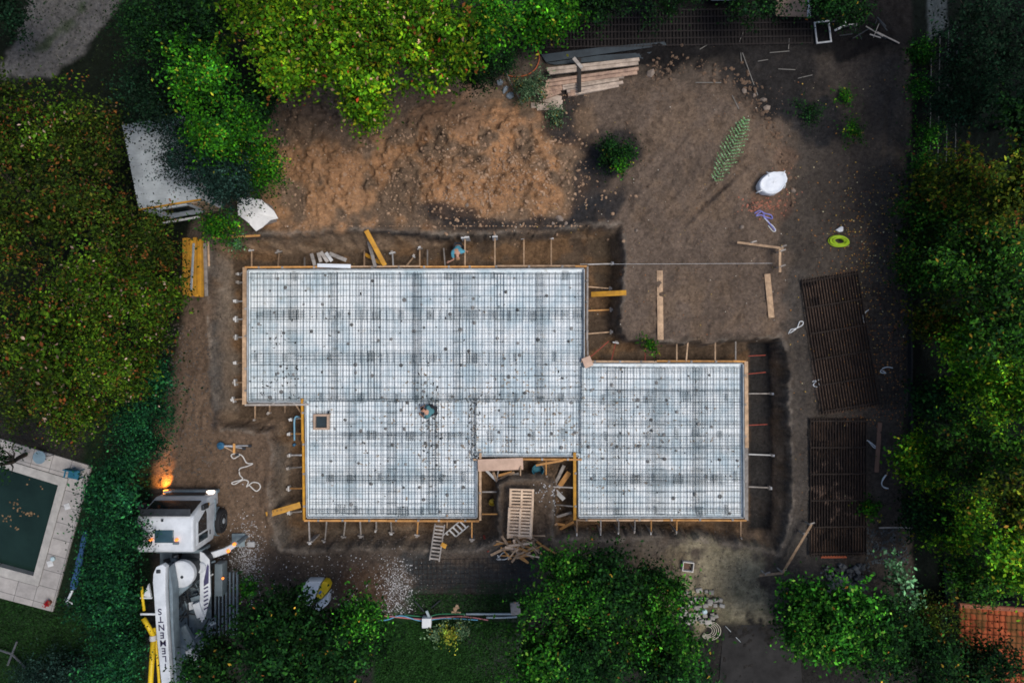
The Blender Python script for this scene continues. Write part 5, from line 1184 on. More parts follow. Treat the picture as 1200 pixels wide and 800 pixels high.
# tiled roof
z0=1.5
A=WV(1123,708,z0+0.4); Bx=WV(1235,716,z0+0.4); Dx=WV(1122,772,z0-0.1)
eu=(Bx-A); ev=(Dx-A); 
rt=empty('house',(A.x,A.y-1,0),'house with an orange clay tiled roof at the lower right corner','house')
base=Vector((A.x,A.y-1,0)); LU=eu.length; LV=ev.length*1.6; eu.normalize(); ev.normalize(); nz=eu.cross(ev); nz = nz if nz.z>0 else -nz
nu=int(LU/0.03); nvv=int(LV/0.06)
uu,vv=np.meshgrid(np.linspace(0,LU,nu),np.linspace(0,LV,nvv))
ph=(uu/0.24)%1; hh=0.035*np.sin(np.pi*np.clip(ph*1.35,0,1))+0.0; row=(vv/0.31)%1; hh=hh+0.07*row+0.012*(vn(np.floor(uu/0.27),np.floor(vv/0.36),3)-0.5)
hh[:5,:]+=0.02
P_=np.array(A-base)[None,None,:]+uu[...,None]*np.array(eu)+vv[...,None]*np.array(ev)+hh[...,None]*np.array(nz)
me_=bpy.data.meshes.new('tiled_roof'); idx_=np.arange(nu*nvv).reshape(nvv,nu); qd=np.stack([idx_[:-1,:-1],idx_[1:,:-1],idx_[1:,1:],idx_[:-1,1:]],-1).reshape(-1,4)
me_.vertices.add(nu*nvv); me_.vertices.foreach_set('co',P_.reshape(-1).astype(np.float32)); me_.loops.add(qd.size); me_.loops.foreach_set('vertex_index',qd.reshape(-1).astype(np.int32)); me_.polygons.add(len(qd)); me_.polygons.foreach_set('loop_start',np.arange(0,qd.size,4,dtype=np.int32)); me_.update(calc_edges=True)
ca=me_.color_attributes.new('col','FLOAT_COLOR','POINT'); tint=(0.65+0.6*vn(np.floor(uu/0.27)*1.0,np.floor(vv/0.36)*1.0,9)); cl=np.ones((nvv,nu,4)); cl[...,:3]=np.array((0.30,0.075,0.030))*tint[...,None]
jn=((ph<0.13)|(row>0.84)); cl[jn,:3]*=0.22
moss=fbm(uu*1.3,vv*1.3,6,4)>0.60; cl[moss,:3]=cl[moss,:3]*0.5+np.array((0.05,0.06,0.02))*0.5
ca.data.foreach_set('color',cl.reshape(-1).astype(np.float32)); me_.materials.append(leafmat('clay_tiles',0.85)); o=bpy.data.objects.new('tiled_roof',me_); COL.objects.link(o); o.parent=rt
MB().tube([A-base+nz*0.05,Bx-base+nz*0.05],0.10,8).build('ridge_cap',mat('ridge_clay',(0.28,0.10,0.055),0.85,0.25,3),rt)
w0=A-base; 
MB().box((w0.x+LU/2+0.1,w0.y-LV*0.5,0.60),(LU-0.5,LV*0.75,1.20),0.0).build('wall',mat('rendered_wall',(0.04,0.037,0.033),0.9),rt)
# ================================================================== people
skin = mat('skin',(0.48,0.26,0.17),0.6,0.08,4,bump=0.02)
def skin_obj(name, pts, edges, rad, m, parent, sub=2, root=0):
    me_=bpy.data.meshes.new(name); me_.from_pydata(pts,edges,[]); me_.materials.append(m); o=bpy.data.objects.new(name,me_); COL.objects.link(o); o.parent=parent
    o.modifiers.new('skin','SKIN'); lay=me_.skin_vertices[0].data
    for i,r in enumerate(rad):
        rr = r if isinstance(r,(tuple,list)) else (r,r); lay[i].radius=rr
    lay[root].use_root=True
    s=o.modifiers.new('sub','SUBSURF'); s.levels=sub; s.render_levels=sub
    return o
def person(loc, rz, J, shirt_m, trouser_m, hair_m, label, shoe_m):
    rt=empty('person',loc,label,'person',rz=rz)
    V=[];E=[];Rr=[]
    def add(p,r,par=None):
        V.append(tuple(p)); Rr.append(r)
        if par is not None: E.append((par,len(V)-1))
        return len(V)-1
    pel=add(J['pelvis'],0.135); wa=add(Vector(J['pelvis']).lerp(Vector(J['chest']),0.5),0.12,pel); ch=add(J['chest'],0.145,wa); nb=add(J['neck'],0.06,ch)
    hd=Vector(J['head']); nk=Vector(J['neck']); up=(hd-nk).normalized()
    h1=add(hd-up*0.05,0.075,nb); h2=add(hd+up*0.04,0.098,h1); h3=add(hd+up*0.11,0.07,h2)
    fw=Vector(J['face']).normalized(); add(hd+fw*0.105-up*0.01,0.016,h1)      # nose
    sd=up.cross(fw).normalized()
    for s in (-1,1): add(hd+sd*s*0.095,0.016,h2)
    for s in 'LR':
        sh=add(J['sh'+s],0.062,ch); el=add(J['el'+s],0.044,sh); wr=add(J['wr'+s],0.028,el)
        d=(Vector(J['wr'+s])-Vector(J['el'+s])).normalized(); pm=add(Vector(J['wr'+s])+d*0.075,(0.040,0.020),wr)
        side=d.cross(Vector((0,0,1))); side = side.normalized() if side.length>0.1 else Vector((1,0,0)); pdn=d.cross(side)
        for k,(off,L) in enumerate(((-0.033,0.070),(-0.011,0.082),(0.011,0.077),(0.033,0.060))):
            a=add(Vector(J['wr'+s])+d*0.11+side*off,0.010,pm); b=add(Vector(V[a])+d*L*0.55+pdn*0.012,0.009,a); add(Vector(V[b])+d*L*0.4+pdn*0.03,0.007,b)
        tside=-1 if s=='L' else 1
        a=add(Vector(J['wr'+s])+d*0.05+side*0.05*tside,0.012,wr); add(Vector(V[a])+d*0.04+side*0.02*tside,0.009,a)
        hp=add(J['hip'+s],0.095,pel); kn=add(J['kn'+s],0.062,hp); an=add(J['an'+s],0.040,kn); to=add(J['to'+s],0.035,an)
    skin_obj('body',V,E,Rr,skin,rt)
    # shirt
    V2=[J['pelvis'],Vector(J['pelvis']).lerp(Vector(J['chest']),0.5),J['chest'],Vector(J['chest']).lerp(nk,0.5)]; E2=[(0,1),(1,2),(2,3)]; R2=[0.165,0.155,0.175,0.09]
    for s in 'LR':
        V2.append(J['sh'+s]); E2.append((2,len(V2)-1)); R2.append(0.092); V2.append(Vector(J['sh'+s]).lerp(Vector(J['el'+s]),0.85)); E2.append((len(V2)-2,len(V2)-1)); R2.append(0.066)
    skin_obj('shirt',[tuple(v) for v in V2],E2,R2,shirt_m,rt)
    V3=[J['pelvis']]; E3=[]; R3=[0.16]
    for s in 'LR':
        b=len(V3); V3+= [J['hip'+s],J['kn'+s],Vector(J['kn'+s]).lerp(Vector(J['an'+s]),0.9)]; E3+=[(0,b),(b,b+1),(b+1,b+2)]; R3+=[0.118,0.082,0.062]
    skin_obj('trousers',[tuple(v) for v in V3],E3,R3,trouser_m,rt)
    for s in 'LR':
        skin_obj('shoe',[tuple(Vector(J['an'+s])-Vector((0,0,0.01))),tuple(Vector(J['an'+s]).lerp(Vector(J['to'+s]),0.5)+Vector((0,0,-0.01))),J['to'+s]],[(0,1),(1,2)],[0.055,0.052,0.045],shoe_m,rt,1)
    hc=hd+up*0.06-fw*0.02
    skin_obj('hair',[tuple(hc-fw*0.03-up*0.03),tuple(hc+up*0.02),tuple(hc+up*0.07)],[(0,1),(1,2)],[0.092,0.107,0.070],hair_m,rt)
    for s in (-1,1): MB().lathe(tuple(hd+fw*0.088+sd*s*0.032+up*0.02),[(0.002,-0.01),(0.012,-0.005),(0.012,0.005),(0.002,0.01)],8).build('eye',mat('eye_dark',(0.02,0.015,0.01),0.3),rt)
    MB().box(tuple(hd+fw*0.088-up*0.05),(0.04,0.04,0.008)).build('mouth',mat('lip',(0.30,0.10,0.08),0.6),rt)
    return rt
cy=mat('teal_shirt',(0.10,0.34,0.42),0.85,0.2,5,bump=0.5,col2=(0.05,0.20,0.27)); tl=mat('dull_teal_shirt',(0.07,0.19,0.21),0.85,0.2,5,bump=0.4)
blk_=mat('dark_trousers',(0.02,0.022,0.026),0.9,0.3,5); brn=mat('tan_boots',(0.16,0.08,0.04),0.8)
# worker stooping in the trench, reaching toward the formwork (south)
J=dict(pelvis=(0.02,0.16,0.86),chest=(0,-0.10,1.14),neck=(0,-0.24,1.22),head=(0.02,-0.37,1.20),face=(0.1,-0.5,-1),
 shL=(0.24,-0.10,1.16),elL=(0.34,-0.02,0.92),wrL=(0.40,-0.04,0.70),shR=(-0.24,-0.12,1.14),elR=(-0.16,-0.42,1.0),wrR=(-0.36,-0.50,0.90),
 hipL=(0.11,0.20,0.82),knL=(0.17,0.12,0.46),anL=(0.18,0.30,0.08),toL=(0.20,0.14,0.04),hipR=(-0.09,0.20,0.82),knR=(-0.18,0.10,0.46),anR=(-0.20,0.30,0.08),toR=(-0.24,0.15,0.04))
p=WV(536,292.5,ZF+1.1); gz=G(p.x,p.y); person((p.x,p.y,gz),0.0,J,cy,blk_,mat('light_brown_hair',(0.30,0.17,0.08),0.8),'person in a teal shirt stooping in the trench beside the top formwork',brn)
J=dict(pelvis=(0.20,0.02,0.30),chest=(-0.06,-0.03,0.52),neck=(-0.17,0.01,0.60),head=(-0.24,0.09,0.64),face=(-0.8,0.1,-0.7),
 shL=(-0.07,-0.24,0.50),elL=(-0.22,-0.30,0.30),wrL=(-0.38,-0.18,0.16),shR=(-0.03,0.18,0.50),elR=(-0.16,0.26,0.28),wrR=(-0.34,0.16,0.14),
 hipL=(0.20,-0.10,0.27),knL=(-0.10,-0.20,0.36),anL=(0.14,-0.18,0.07),toL=(0.00,-0.20,0.04),hipR=(0.20,0.13,0.27),knR=(-0.08,0.24,0.34),anR=(0.16,0.22,0.07),toR=(0.02,0.25,0.04))
p=WV(503,481.5,ZS+0.3); person((p.x,p.y,ZS+0.0),0.0,J,tl,blk_,mat('black_hair',(0.008,0.007,0.007),0.6),'person with black hair and a teal shirt crouching on the slab mesh',mat('black_shoes',(0.02,0.02,0.02),0.7))
# rubbish sack beside the croucher
# ================================================================== trees
lm = leafmat('leaf'); bark = mat('bark',(0.07,0.055,0.04),0.95,0.3,5,stretch=(1,1,0.3))
PAL = {
 'maple': [((0.070,0.205,0.006),5),((0.16,0.29,0.008),3.2),((0.035,0.105,0.005),5),((0.24,0.25,0.010),1.0),((0.42,0.06,0.02),0.10),((0.45,0.28,0.16),0.22)],
 'autumn': [((0.030,0.064,0.006),5),((0.058,0.095,0.007),4),((0.014,0.026,0.005),4),((0.085,0.085,0.010),1.0),((0.13,0.042,0.012),0.25),((0.20,0.13,0.08),0.15)],
 'autumn_green': [((0.040,0.100,0.006),5),((0.085,0.165,0.008),4),((0.016,0.034,0.005),4),((0.11,0.13,0.010),1.2),((0.19,0.052,0.014),0.35),((0.32,0.22,0.16),0.30)],
 'deep': [((0.009,0.036,0.008),4),((0.005,0.020,0.008),4),((0.018,0.068,0.010),2)],
 'shade': [((0.006,0.022,0.010),4),((0.010,0.034,0.014),3),((0.012,0.024,0.012),1)],
 'blue': [((0.008,0.024,0.017),4),((0.014,0.034,0.025),3),((0.02,0.045,0.033),1)],
 'fern': [((0.030,0.150,0.006),4),((0.060,0.23,0.008),2.0),((0.012,0.065,0.008),4),((0.26,0.26,0.02),0.5)],
 'hedge': [((0.009,0.062,0.022),4),((0.005,0.030,0.013),4),((0.020,0.115,0.028),2.0)],
 'laurel': [((0.020,0.110,0.008),4),((0.009,0.048,0.007),4),((0.055,0.22,0.014),1.8),((0.13,0.26,0.03),0.5),((0.50,0.20,0.03),0.03)],
 'laurel_dark': [((0.009,0.040,0.008),4),((0.005,0.023,0.006),4),((0.020,0.080,0.010),1.6),((0.42,0.26,0.03),0.035),((0.35,0.12,0.03),0.02)],
 'right': [((0.018,0.070,0.006),4),((0.007,0.025,0.006),4),((0.030,0.080,0.007),2),((0.14,0.09,0.01),0.3)],
 'right_bright': [((0.055,0.18,0.008),4),((0.018,0.075,0.007),3),((0.15,0.28,0.010),2.5),((0.20,0.19,0.01),0.7)],
 'olive': [((0.040,0.068,0.005),4),((0.014,0.032,0.005),4),((0.11,0.125,0.008),2),((0.14,0.075,0.01),0.6)],
 'pale': [((0.10,0.24,0.10),3),((0.17,0.34,0.17),2),((0.05,0.14,0.05),3)],
 'sage': [((0.20,0.42,0.15),3),((0.38,0.55,0.33),2),((0.10,0.20,0.09),3)],
 'weed': [((0.09,0.15,0.07),3),((0.16,0.24,0.12),2),((0.04,0.09,0.04),3),((0.3,0.2,0.03),0.3)],
 'yellow': [((0.30,0.28,0.03),3),((0.16,0.24,0.03),3)],
}
def pick(pal, n):
    a = PAL[pal]; w = np.array([q[1] for q in a], float); w /= w.sum(); c = np.array([q[0] for q in a])
    return c[rng.choice(len(a), n, p=w)]*rng.uniform(0.7,1.3,(n,1))
def crown(name, c, R, Rz, pal, leaf, n, parent, seed, lobes=11, clump=0.16, gap=0.0, flat=0.5, drop=0.0):
    r_ = np.random.default_rng(seed)
    # lobes spread over the crown volume
    L = []; k = 0
    while len(L) < lobes:
        v = r_.normal(size=3); v /= np.linalg.norm(v); v[2] = v[2]*0.9+0.05
        d = r_.uniform(0.35,0.86)
        L.append((v[0]*R*d, v[1]*R*d, v[2]*Rz*d, R*r_.uniform(0.20,0.40), r_.uniform(0.6,1.35)))
    L.append((0,0,Rz*0.25,R*0.5,1.0)); L = np.array(L)
    nc = max(20, int(n*1.35)//22)
    li = r_.choice(len(L), nc, p=(L[:,3]**2)/(L[:,3]**2).sum())
    d = r_.normal(size=(nc,3)); d /= np.linalg.norm(d,axis=1,keepdims=True); d[:,2] = np.abs(d[:,2])*np.where(r_.random(nc)<0.82,1,-1)
    rad = L[li,3]*r_.uniform(0.62,1.06,nc)
    cc = L[li,:3]+d*rad[:,None]*np.array((1,1,0.8))
    # second generation: sprays that poke past the outline
    k = r_.random(nc)<0.24; cc[k] += d[k]*R*r_.uniform(0.04,0.28,(k.sum(),1))
    if gap > 0: keep = (fbm(cc[:,0]*1.3+seed, cc[:,1]*1.3, seed, 3) > gap+0.03) | (r_.random(nc)<0.12); cc = cc[keep]; d = d[keep]; li = li[keep]; nc = len(cc)
    per = 22; tot = nc*per
    ci = np.repeat(np.arange(nc), per)
    cs = clump*(0.7+0.7*r_.random(nc))
    rdir = d[ci]*np.array((1,1,0.35))+r_.normal(size=(nc,3))[ci]*0.35; rdir /= np.linalg.norm(rdir,axis=1,keepdims=True)
    off = r_.normal(size=(tot,3))*np.array((1,1,0.45))*cs[ci][:,None]*0.62+rdir*(r_.normal(size=tot)*1.9)[:,None]*cs[ci][:,None]
    P = cc[ci]+off+np.array((0,0,-drop))*(np.linalg.norm(cc[ci][:,:2],axis=1)/R)[:,None]
    Nn = d[ci]*0.35+r_.normal(size=(tot,3))*0.55+np.array((0,0,0.8)); Nn /= np.linalg.norm(Nn,axis=1,keepdims=True)
    cols = pick(pal, tot)
    tone = np.exp(r_.normal(0,0.42,nc))*L[li,4]*np.where(cc[:,2]>0.35*Rz,1.25,0.9)*(0.45+1.15*fbm((cc[:,0]+c[0])*0.8+seed*3.1,(cc[:,1]+c[1])*0.8,seed+9,3))  # upper clumps painted lighter like lit crown tops; other factors vary at random
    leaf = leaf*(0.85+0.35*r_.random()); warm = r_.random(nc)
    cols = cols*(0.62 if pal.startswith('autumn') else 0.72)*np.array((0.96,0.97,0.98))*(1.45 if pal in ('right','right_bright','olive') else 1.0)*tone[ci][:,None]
    if pal in ('autumn','autumn_green','maple','olive'):
        wsel = warm < (0.03 if pal=='maple' else 0.09); cl = wsel[ci]&(r_.random(tot)<0.5); cols[cl] = np.array((0.16,0.058,0.013))*r_.uniform(0.6,1.3,(cl.sum(),1))
    sz = leaf*0.84*r_.uniform(0.45,1.45,tot)
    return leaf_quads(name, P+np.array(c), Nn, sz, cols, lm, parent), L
SEED = [100]
def tree(px, py, rpx, ztop, pal, label, leaf=0.15, n=9000, cat='tree', name='broadleaf_tree', group=None, lobes=22, clump=0.16, gap=0.42, sq=0.8, cols=None):
    SEED[0] += 1; z_c = ztop*0.66; k = K*(H-ztop*0.8)/H; R = rpx*k; x, y, _ = W(px, py, ztop*0.8)
    bx0, by0, _ = W(px, py, 0); bx, by = x*0.3+bx0*0.7, y*0.3+by0*0.7
    if ztop < 3: bx, by = x, y
    gz = G(bx, by); rt = empty(name, (bx,by,gz), label, cat, group); ox, oy = x-bx, y-by
    Rz = min(R*sq*1.35, ztop*0.46) if ztop >= 3 else min(R*sq, ztop*0.45); zc = ztop-Rz*0.95
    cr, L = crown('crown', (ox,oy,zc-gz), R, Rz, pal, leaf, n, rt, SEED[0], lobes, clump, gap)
    mb = MB(); th = 0.016*ztop+0.03; jx, jy = random.uniform(-0.2,0.2), random.uniform(-0.2,0.2)
    mb.tube([Vector((0,0,-0.2)),Vector((jx*0.5+ox*0.5,jy*0.5+oy*0.5,zc*0.45)),Vector((jx+ox*0.9,jy+oy*0.9,zc*0.8)),Vector((jx+ox,jy+oy,zc+Rz*0.3))],[th,th*0.8,th*0.6,th*0.2],7)
    mb.build('trunk', bark, rt)
    mb = MB()
    for l in L[:9]:
        q_ = random.uniform(0.45,0.8); s = Vector((jx*q_+ox*q_,jy*q_+oy*q_,zc*q_)); e = Vector((l[0]+ox,l[1]+oy,zc-gz+l[2])); mid = s.lerp(e,0.5)+Vector((0,0,-0.15))
        mb.tube([s,mid,e],[th*0.42,th*0.25,th*0.08],5)
    mb.build('limbs', bark, rt)
    return rt
T_ = tree
# --- left autumn wood
g='autumn trees filling the left side'
T_(-18,140,70,7.5,'autumn','autumn tree at the left edge just below the gravel track',0.15,9000,group=g,gap=0.46)
T_(52,150,66,7.5,'autumn_green','olive green autumn tree left of the grey shed roof, nearest the gravel track',0.14,10000,group=g,gap=0.46)
T_(112,168,46,7.0,'autumn','small russet-speckled tree touching the left edge of the shed roof',0.14,6500,group=g,gap=0.46)
T_(8,228,70,8.0,'autumn','dark autumn tree at the left edge level with the shed window',0.15,9500,group=g,gap=0.46)
T_(88,235,66,8.0,'autumn','broad autumn tree just left of the shed window',0.15,10000,group=g,gap=0.46)
T_(158,285,54,7.0,'autumn','autumn tree just below the shed window, left of the yellow beams',0.14,8500,group=g,gap=0.46)
T_(30,318,72,8.5,'autumn','wide dark autumn tree on the left, below the middle of the wood',0.15,10000,group=g,gap=0.46)
T_(112,335,62,8.0,'autumn_green','greenish autumn tree in the middle of the left wood',0.15,10000,group=g,gap=0.46)
T_(180,362,44,7.0,'autumn_green','green and pink speckled tree reaching farthest right below the yellow beams',0.14,9000,group=g,gap=0.46)
T_(0,405,64,8.0,'autumn','autumn tree at the left edge above the pool',0.15,9000,group=g,gap=0.46)
T_(72,412,64,8.0,'autumn_green','yellow-green autumn tree above the pool terrace',0.15,10500,group=g,gap=0.46)
T_(134,425,50,7.2,'autumn_green','autumn tree between the pool terrace and the bare soil',0.14,8500,group=g,gap=0.46)
T_(36,470,40,6.8,'autumn','low russet tree hanging over the pool terrace',0.14,6500,group=g,gap=0.46)
T_(92,492,38,6.8,'autumn_green','small yellow-green crown overhanging the turquoise chair',0.13,6500,group=g,gap=0.46)
T_(4,538,26,5.0,'deep','small dark tree overhanging the top left corner of the pool',0.13,1800,group=None,gap=0.46,clump=0.14)
# --- hedge row
g='dark evergreen trees in the hedge row'
for px,py,r,l in ((168,440,36,'topmost dark evergreen of the hedge row, beside the bare soil'),(160,487,40,'second dark evergreen of the hedge row from the top'),(150,528,37,'dark evergreen of the hedge row level with the orange glow'),(136,574,34,'dark evergreen of the hedge row right of the turquoise chair'),(130,620,36,'dark evergreen of the hedge row left of the truck cab'),(131,662,37,'dark evergreen of the hedge row right of the blue parasol'),(129,705,37,'dark evergreen of the hedge row left of the yellow pump pipe'),(134,752,38,'dark evergreen of the hedge row, last but one from the bottom'),(128,800,40,'bottom dark evergreen of the hedge row')):
    T_(px,py,r,4.6,'hedge',l,0.13,7500,name='hedge_tree',group=g,lobes=10,clump=0.17)
T_(70,790,40,2.0,'blue','low spreading dark juniper on the lawn at the bottom left',0.10,5000,cat='shrub',name='juniper_shrub')
T_(30,800,26,1.6,'blue','small dark juniper at the bottom edge of the lawn',0.10,2600,cat='shrub',name='juniper_shrub')
# --- upper left
g='dark trees behind the shed'
T_(170,42,44,6.5,'deep','dark green tree right of the gravel track',0.10,8000,group=g)
T_(170,112,42,5.0,'shade','very dark tree above the shed roof',0.14,7000,group=g)
T_(222,20,46,6.5,'deep','dark feathery tree at the top edge left of the maples',0.13,8000,group=g)
T_(232,88,42,7,'fern','bright feathery green tree left of the maples',0.13,7000,group=g)
T_(214,175,44,5.5,'blue','bluish dark conifer covering the right part of the shed',0.11,9000,group=g,gap=0.30)
T_(258,155,40,6.5,'fern','green tree with yellow tips between the shed and the spoil heap',0.13,7500,group=g)
T_(262,205,34,5.0,'blue','small bluish conifer above the grey tarpaulin',0.11,5500,group=g)
T_(300,192,33,3.8,'fern','bright green feathery tree touching the left end of the spoil heap',0.14,6000,group=g)
T_(262,262,24,3.2,'fern','low bright green bush left of the grey tarpaulin',0.13,4500,group=g)
T_(290,125,34,5.0,'deep','dark green tree at the upper left corner of the spoil heap',0.13,6000,group=g)
T_(-10,20,36,5,'shade','very dark tree in the top left corner',0.14,5000,group=g)
# --- maples
g='bright green maples along the top edge'
T_(300,18,52,8.0,'maple','leftmost bright maple at the top edge',0.15,9500,group=g)
T_(372,30,60,8.5,'maple','bright maple second from the left at the top edge',0.15,12000,group=g)
T_(348,72,40,7.5,'maple','yellowish maple crown reaching down to the spoil heap on the left',0.15,7500,group=g)
T_(445,28,60,8.5,'maple','bright maple in the middle of the top row, with red leaves',0.15,12000,group=g)
T_(432,88,42,7.5,'maple','maple crown below the middle of the top row',0.15,8000,group=g)
T_(430,130,22,6.0,'maple','small maple spray reaching farthest down over the spoil heap',0.15,3200,group=g,gap=0.22)
T_(512,30,56,8.5,'maple','bright maple right of the middle at the top edge',0.15,11000,group=g)
T_(505,76,38,7.5,'maple','yellow-green maple crown near the right end of the top row',0.15,7000,group=g)
T_(568,22,42,7.5,'fern','green maple at the right end of the top row',0.14,7500,group=g)
T_(560,78,26,5,'deep','small darker green tree below the right end of the maples',0.12,4500,group=g)
T_(640,8,38,3.4,'fern','bright feathery tree at the top edge above the timber stack',0.15,5500,group=g,gap=0.2)
T_(702,-14,34,3.4,'deep','dark green crown at the top edge right of the timber stack',0.14,4500,group=g,gap=0.2)
T_(770,-6,36,3.4,'deep','thin green crown at the top edge left of the parked car',0.14,3500,group=g,gap=0.36)
T_(808,-24,26,3.4,'deep','dark crown at the top edge beside the parked car',0.14,3500,group=g,gap=0.3)
T_(885,-12,32,3.4,'deep','thin dark crown at the top edge left of the brown sheet',0.14,3000,group=g,gap=0.36)
T_(990,-8,38,3.2,'laurel_dark','dark crown at the top edge above the scrap pile',0.14,4500,group=g,gap=0.3)
# --- right side
g='trees filling the right side'
_T=T_
def T_(px,py,r,z,*a,**k): return _T(px,py,r,min(z,max(3.0,(1-485/(max(px,1065)-600))*40)),*a,**k)
T_(1190,30,80,9,'shade','very dark tree at the top right corner',0.16,10000,group=g)
T_(1150,100,50,8,'shade','very dark tree right of the mesh fence',0.15,8000,group=g)
T_(1215,130,56,9,'deep','dark green tree on the right edge below the top corner',0.15,8000,group=g)
T_(1100,60+190,42,6.5,'right','dark green tree just below the mesh fence',0.14,7500,group=g)
T_(1150,215,56,8,'olive','olive-yellow autumn tree below the mesh fence',0.15,10000,group=g)
T_(1200,225,48,8,'olive','olive tree on the right edge level with the white bag',0.15,8000,group=g)
T_(1100,310,42,7,'right','dark green tree right of the leaf-strewn soil',0.14,8000,group=g)
T_(1160,300,60,8.5,'right','broad dark tree level with the lime hose coil on the right',0.15,10000,group=g)
T_(1112,372,40,7,'olive','olive tree right of the upper mesh mats',0.14,8000,group=g)
T_(1180,380,62,8.5,'right','broad tree at the right edge level with the upper mesh mats',0.15,10000,group=g)
T_(1150,432,48,8,'right_bright','bright green tree with sprays, level with the gap between the mat stacks',0.15,8500,group=g)
T_(1200,470,50,8,'right_bright','yellow-green tree on the right edge in the middle',0.15,8500,group=g)
T_(1115,475,40,6.5,'deep','dark tree between the two bright ones near the lower mats',0.14,7000,group=g)
T_(1098,545,42,6.5,'right_bright','bright green tree leaning over the soil beside the lower mesh mats',0.15,8000,group=g)
T_(1165,535,54,8,'right','dark green tree behind the bright leaning one',0.15,9500,group=g)
T_(1215,575,56,8,'olive','brownish autumn tree on the lower right edge',0.15,8000,group=g)
T_(1138,625,44,7,'right_bright','yellow-green tree above the low grey wall',0.14,9000,group=g)
T_(1195,650,44,7.5,'right_bright','green tree just above the tiled roof',0.15,8000,group=g)
T_(1150,672,34,6.5,'right','dark green tree touching the top of the tiled roof',0.14,6000,group=g)
T_(1090,600,30,5,'deep','dark low tree above the rubble heap',0.13,5000,group=g)
for px,py,r,l in ((1080,62,13,'small shrub at the top end of the mesh fence'),(1081,105,16,'shrub against the upper part of the mesh fence'),(1088,155,19,'largest shrub against the mesh fence'),(1080,195,18,'dark shrub at the lower end of the mesh fence')):
    T_(px,py,r,1.6,'laurel',l,0.12,1600,cat='shrub',name='shrub',group='shrubs along the mesh fence',lobes=6,clump=0.12)
T_=_T
# --- bottom
g='dark green trees along the bottom edge'
T_(668,708,58,6.5,'laurel','glossy green tree left in the bottom middle group',0.15,11000,group=g)
T_(655,668,26,6.0,'laurel','bright topmost spray of the bottom middle group, below the pallets',0.15,3500,group=g)
T_(715,700,48,6.5,'laurel_dark','tree in the centre of the bottom middle group',0.15,9000,group=g)
T_(770,745,62,6.5,'laurel','glossy tree right in the bottom middle group, touching the paving blocks',0.15,11500,group=g)
T_(700,765,62,6.5,'laurel_dark','dark tree at the bottom edge of the middle group',0.15,11000,group=g)
T_(630,775,46,6.5,'laurel','tree at the lower left of the bottom middle group',0.15,8000,group=g)
T_(758,680,22,4,'laurel_dark','small spray near the white crate',0.14,2200,group=g,gap=0.2)
T_(784,685,14,4,'laurel','smallest spray left of the white crate',0.14,1200,group=g)
T_(790,800,50,6.5,'laurel_dark','dark tree at the bottom edge right of the middle group',0.15,8000,group=g)
T_(308,738,48,5.5,'laurel_dark','dark tree right of the pump truck boom',0.15,9500,group=g)
T_(250,785,42,5.5,'laurel_dark','dark tree overhanging the end of the pump truck boom',0.15,8500,group=g)
T_(345,742,46,5.5,'laurel_dark','dark tree hanging over the white and yellow unit',0.15,9000,group=g)
T_(395,770,56,6,'laurel_dark','dark tree at the bottom edge left of the small lawn',0.15,10000,group=g)
T_(330,790,56,6.5,'laurel_dark','dark tree at the bottom edge below the white and yellow unit',0.15,9000,group=g)
T_(425,725,28,5.5,'laurel','brighter spray at the left end of the pink hose',0.14,3800,group=g)
T_(990,735,60,5.5,'laurel','leafy tree below the dark stone blocks',0.15,11000,group=g)
T_(945,745,30,5,'laurel','small yellow-tipped tree right of the dark concrete pad',0.14,4200,group=g)
T_(1035,760,56,5.5,'laurel_dark','dark tree at the bottom edge left of the tiled roof',0.15,9500,group=g)
T_(1095,775,46,5.5,'laurel_dark','dark tree touching the tiled roof from the left',0.14,8000,group=g)
T_(1160,800,46,5,'deep','dark tree below the tiled roof',0.14,7000,group=g)
T_(1060,692,32,3.8,'pale','pale silvery green shrub below the rubble heap',0.20,1500,cat='shrub',name='silvery_shrub',lobes=8,clump=0.22)
T_(1095,730,28,4,'autumn','dark reddish shrub left of the tiled roof',0.13,3500,cat='shrub',name='shrub')
T_(950,700,22,3.0,'laurel','loose shrub below the folded batter board',0.14,1400,cat='shrub',name='shrub',gap=0.2)
# --- plants on site
def bush(px,py,rpx,h,pal,label,leaf,n,clump=0.12,lobes=7,gap=0.25): return T_(px,py,rpx,h,pal,label,leaf,n,cat='bush',name='bush',lobes=lobes,clump=clump,gap=gap,sq=0.7)
bush(725,176,23,1.6,'laurel_dark','round green bush on the black soil between the two spoil heaps',0.11,2600)
bush(724,190,15,1.5,'fern','brighter lower part shoot beside the round green bush',0.11,500)
bush(622,102,24,1.1,'weed','greyish weed clump left of the timber stack',0.08,2200,0.10)
bush(596,70,22,1.6,'deep','dark weed clump above the grey plastic lumps',0.09,2000)
bush(652,134,14,0.6,'weed','pale grass-like weed below the timber stack',0.10,700,0.10)
bush(1000,152,12,0.8,'fern','small bright plant on the dark soil right of the debris',0.10,450)
bush(950,132,20,0.5,'deep','sparse dark weeds on the soil below the stick litter',0.09,700,0.12,gap=0.4)
bush(992,112,8,0.5,'fern','tiny yellow-green plant above the small bright plant',0.09,140)
bush(1022,595,9,0.5,'fern','small leafy plant right of the lower mesh mats',0.14,140)
bush(762,405,4,0.4,'fern','tiny green tuft in the narrow trench above the right wing',0.10,90) 
bush(510,741,11,0.7,'weed','pale green weed below the white service box',0.13,330)
bush(525,744,10,0.7,'yellow','yellow-leaved weed below the white service box',0.12,330)
bush(542,737,9,0.6,'weed','small pale weed right of the yellow-leaved one',0.12,180)
bush(288,690,12,0.9,'laurel','leafy sprig over the white gravel beside the truck',0.13,400)
bush(278,287,6,0.3,'pale','small weeds on the bank below the grey tarpaulin',0.09,120)
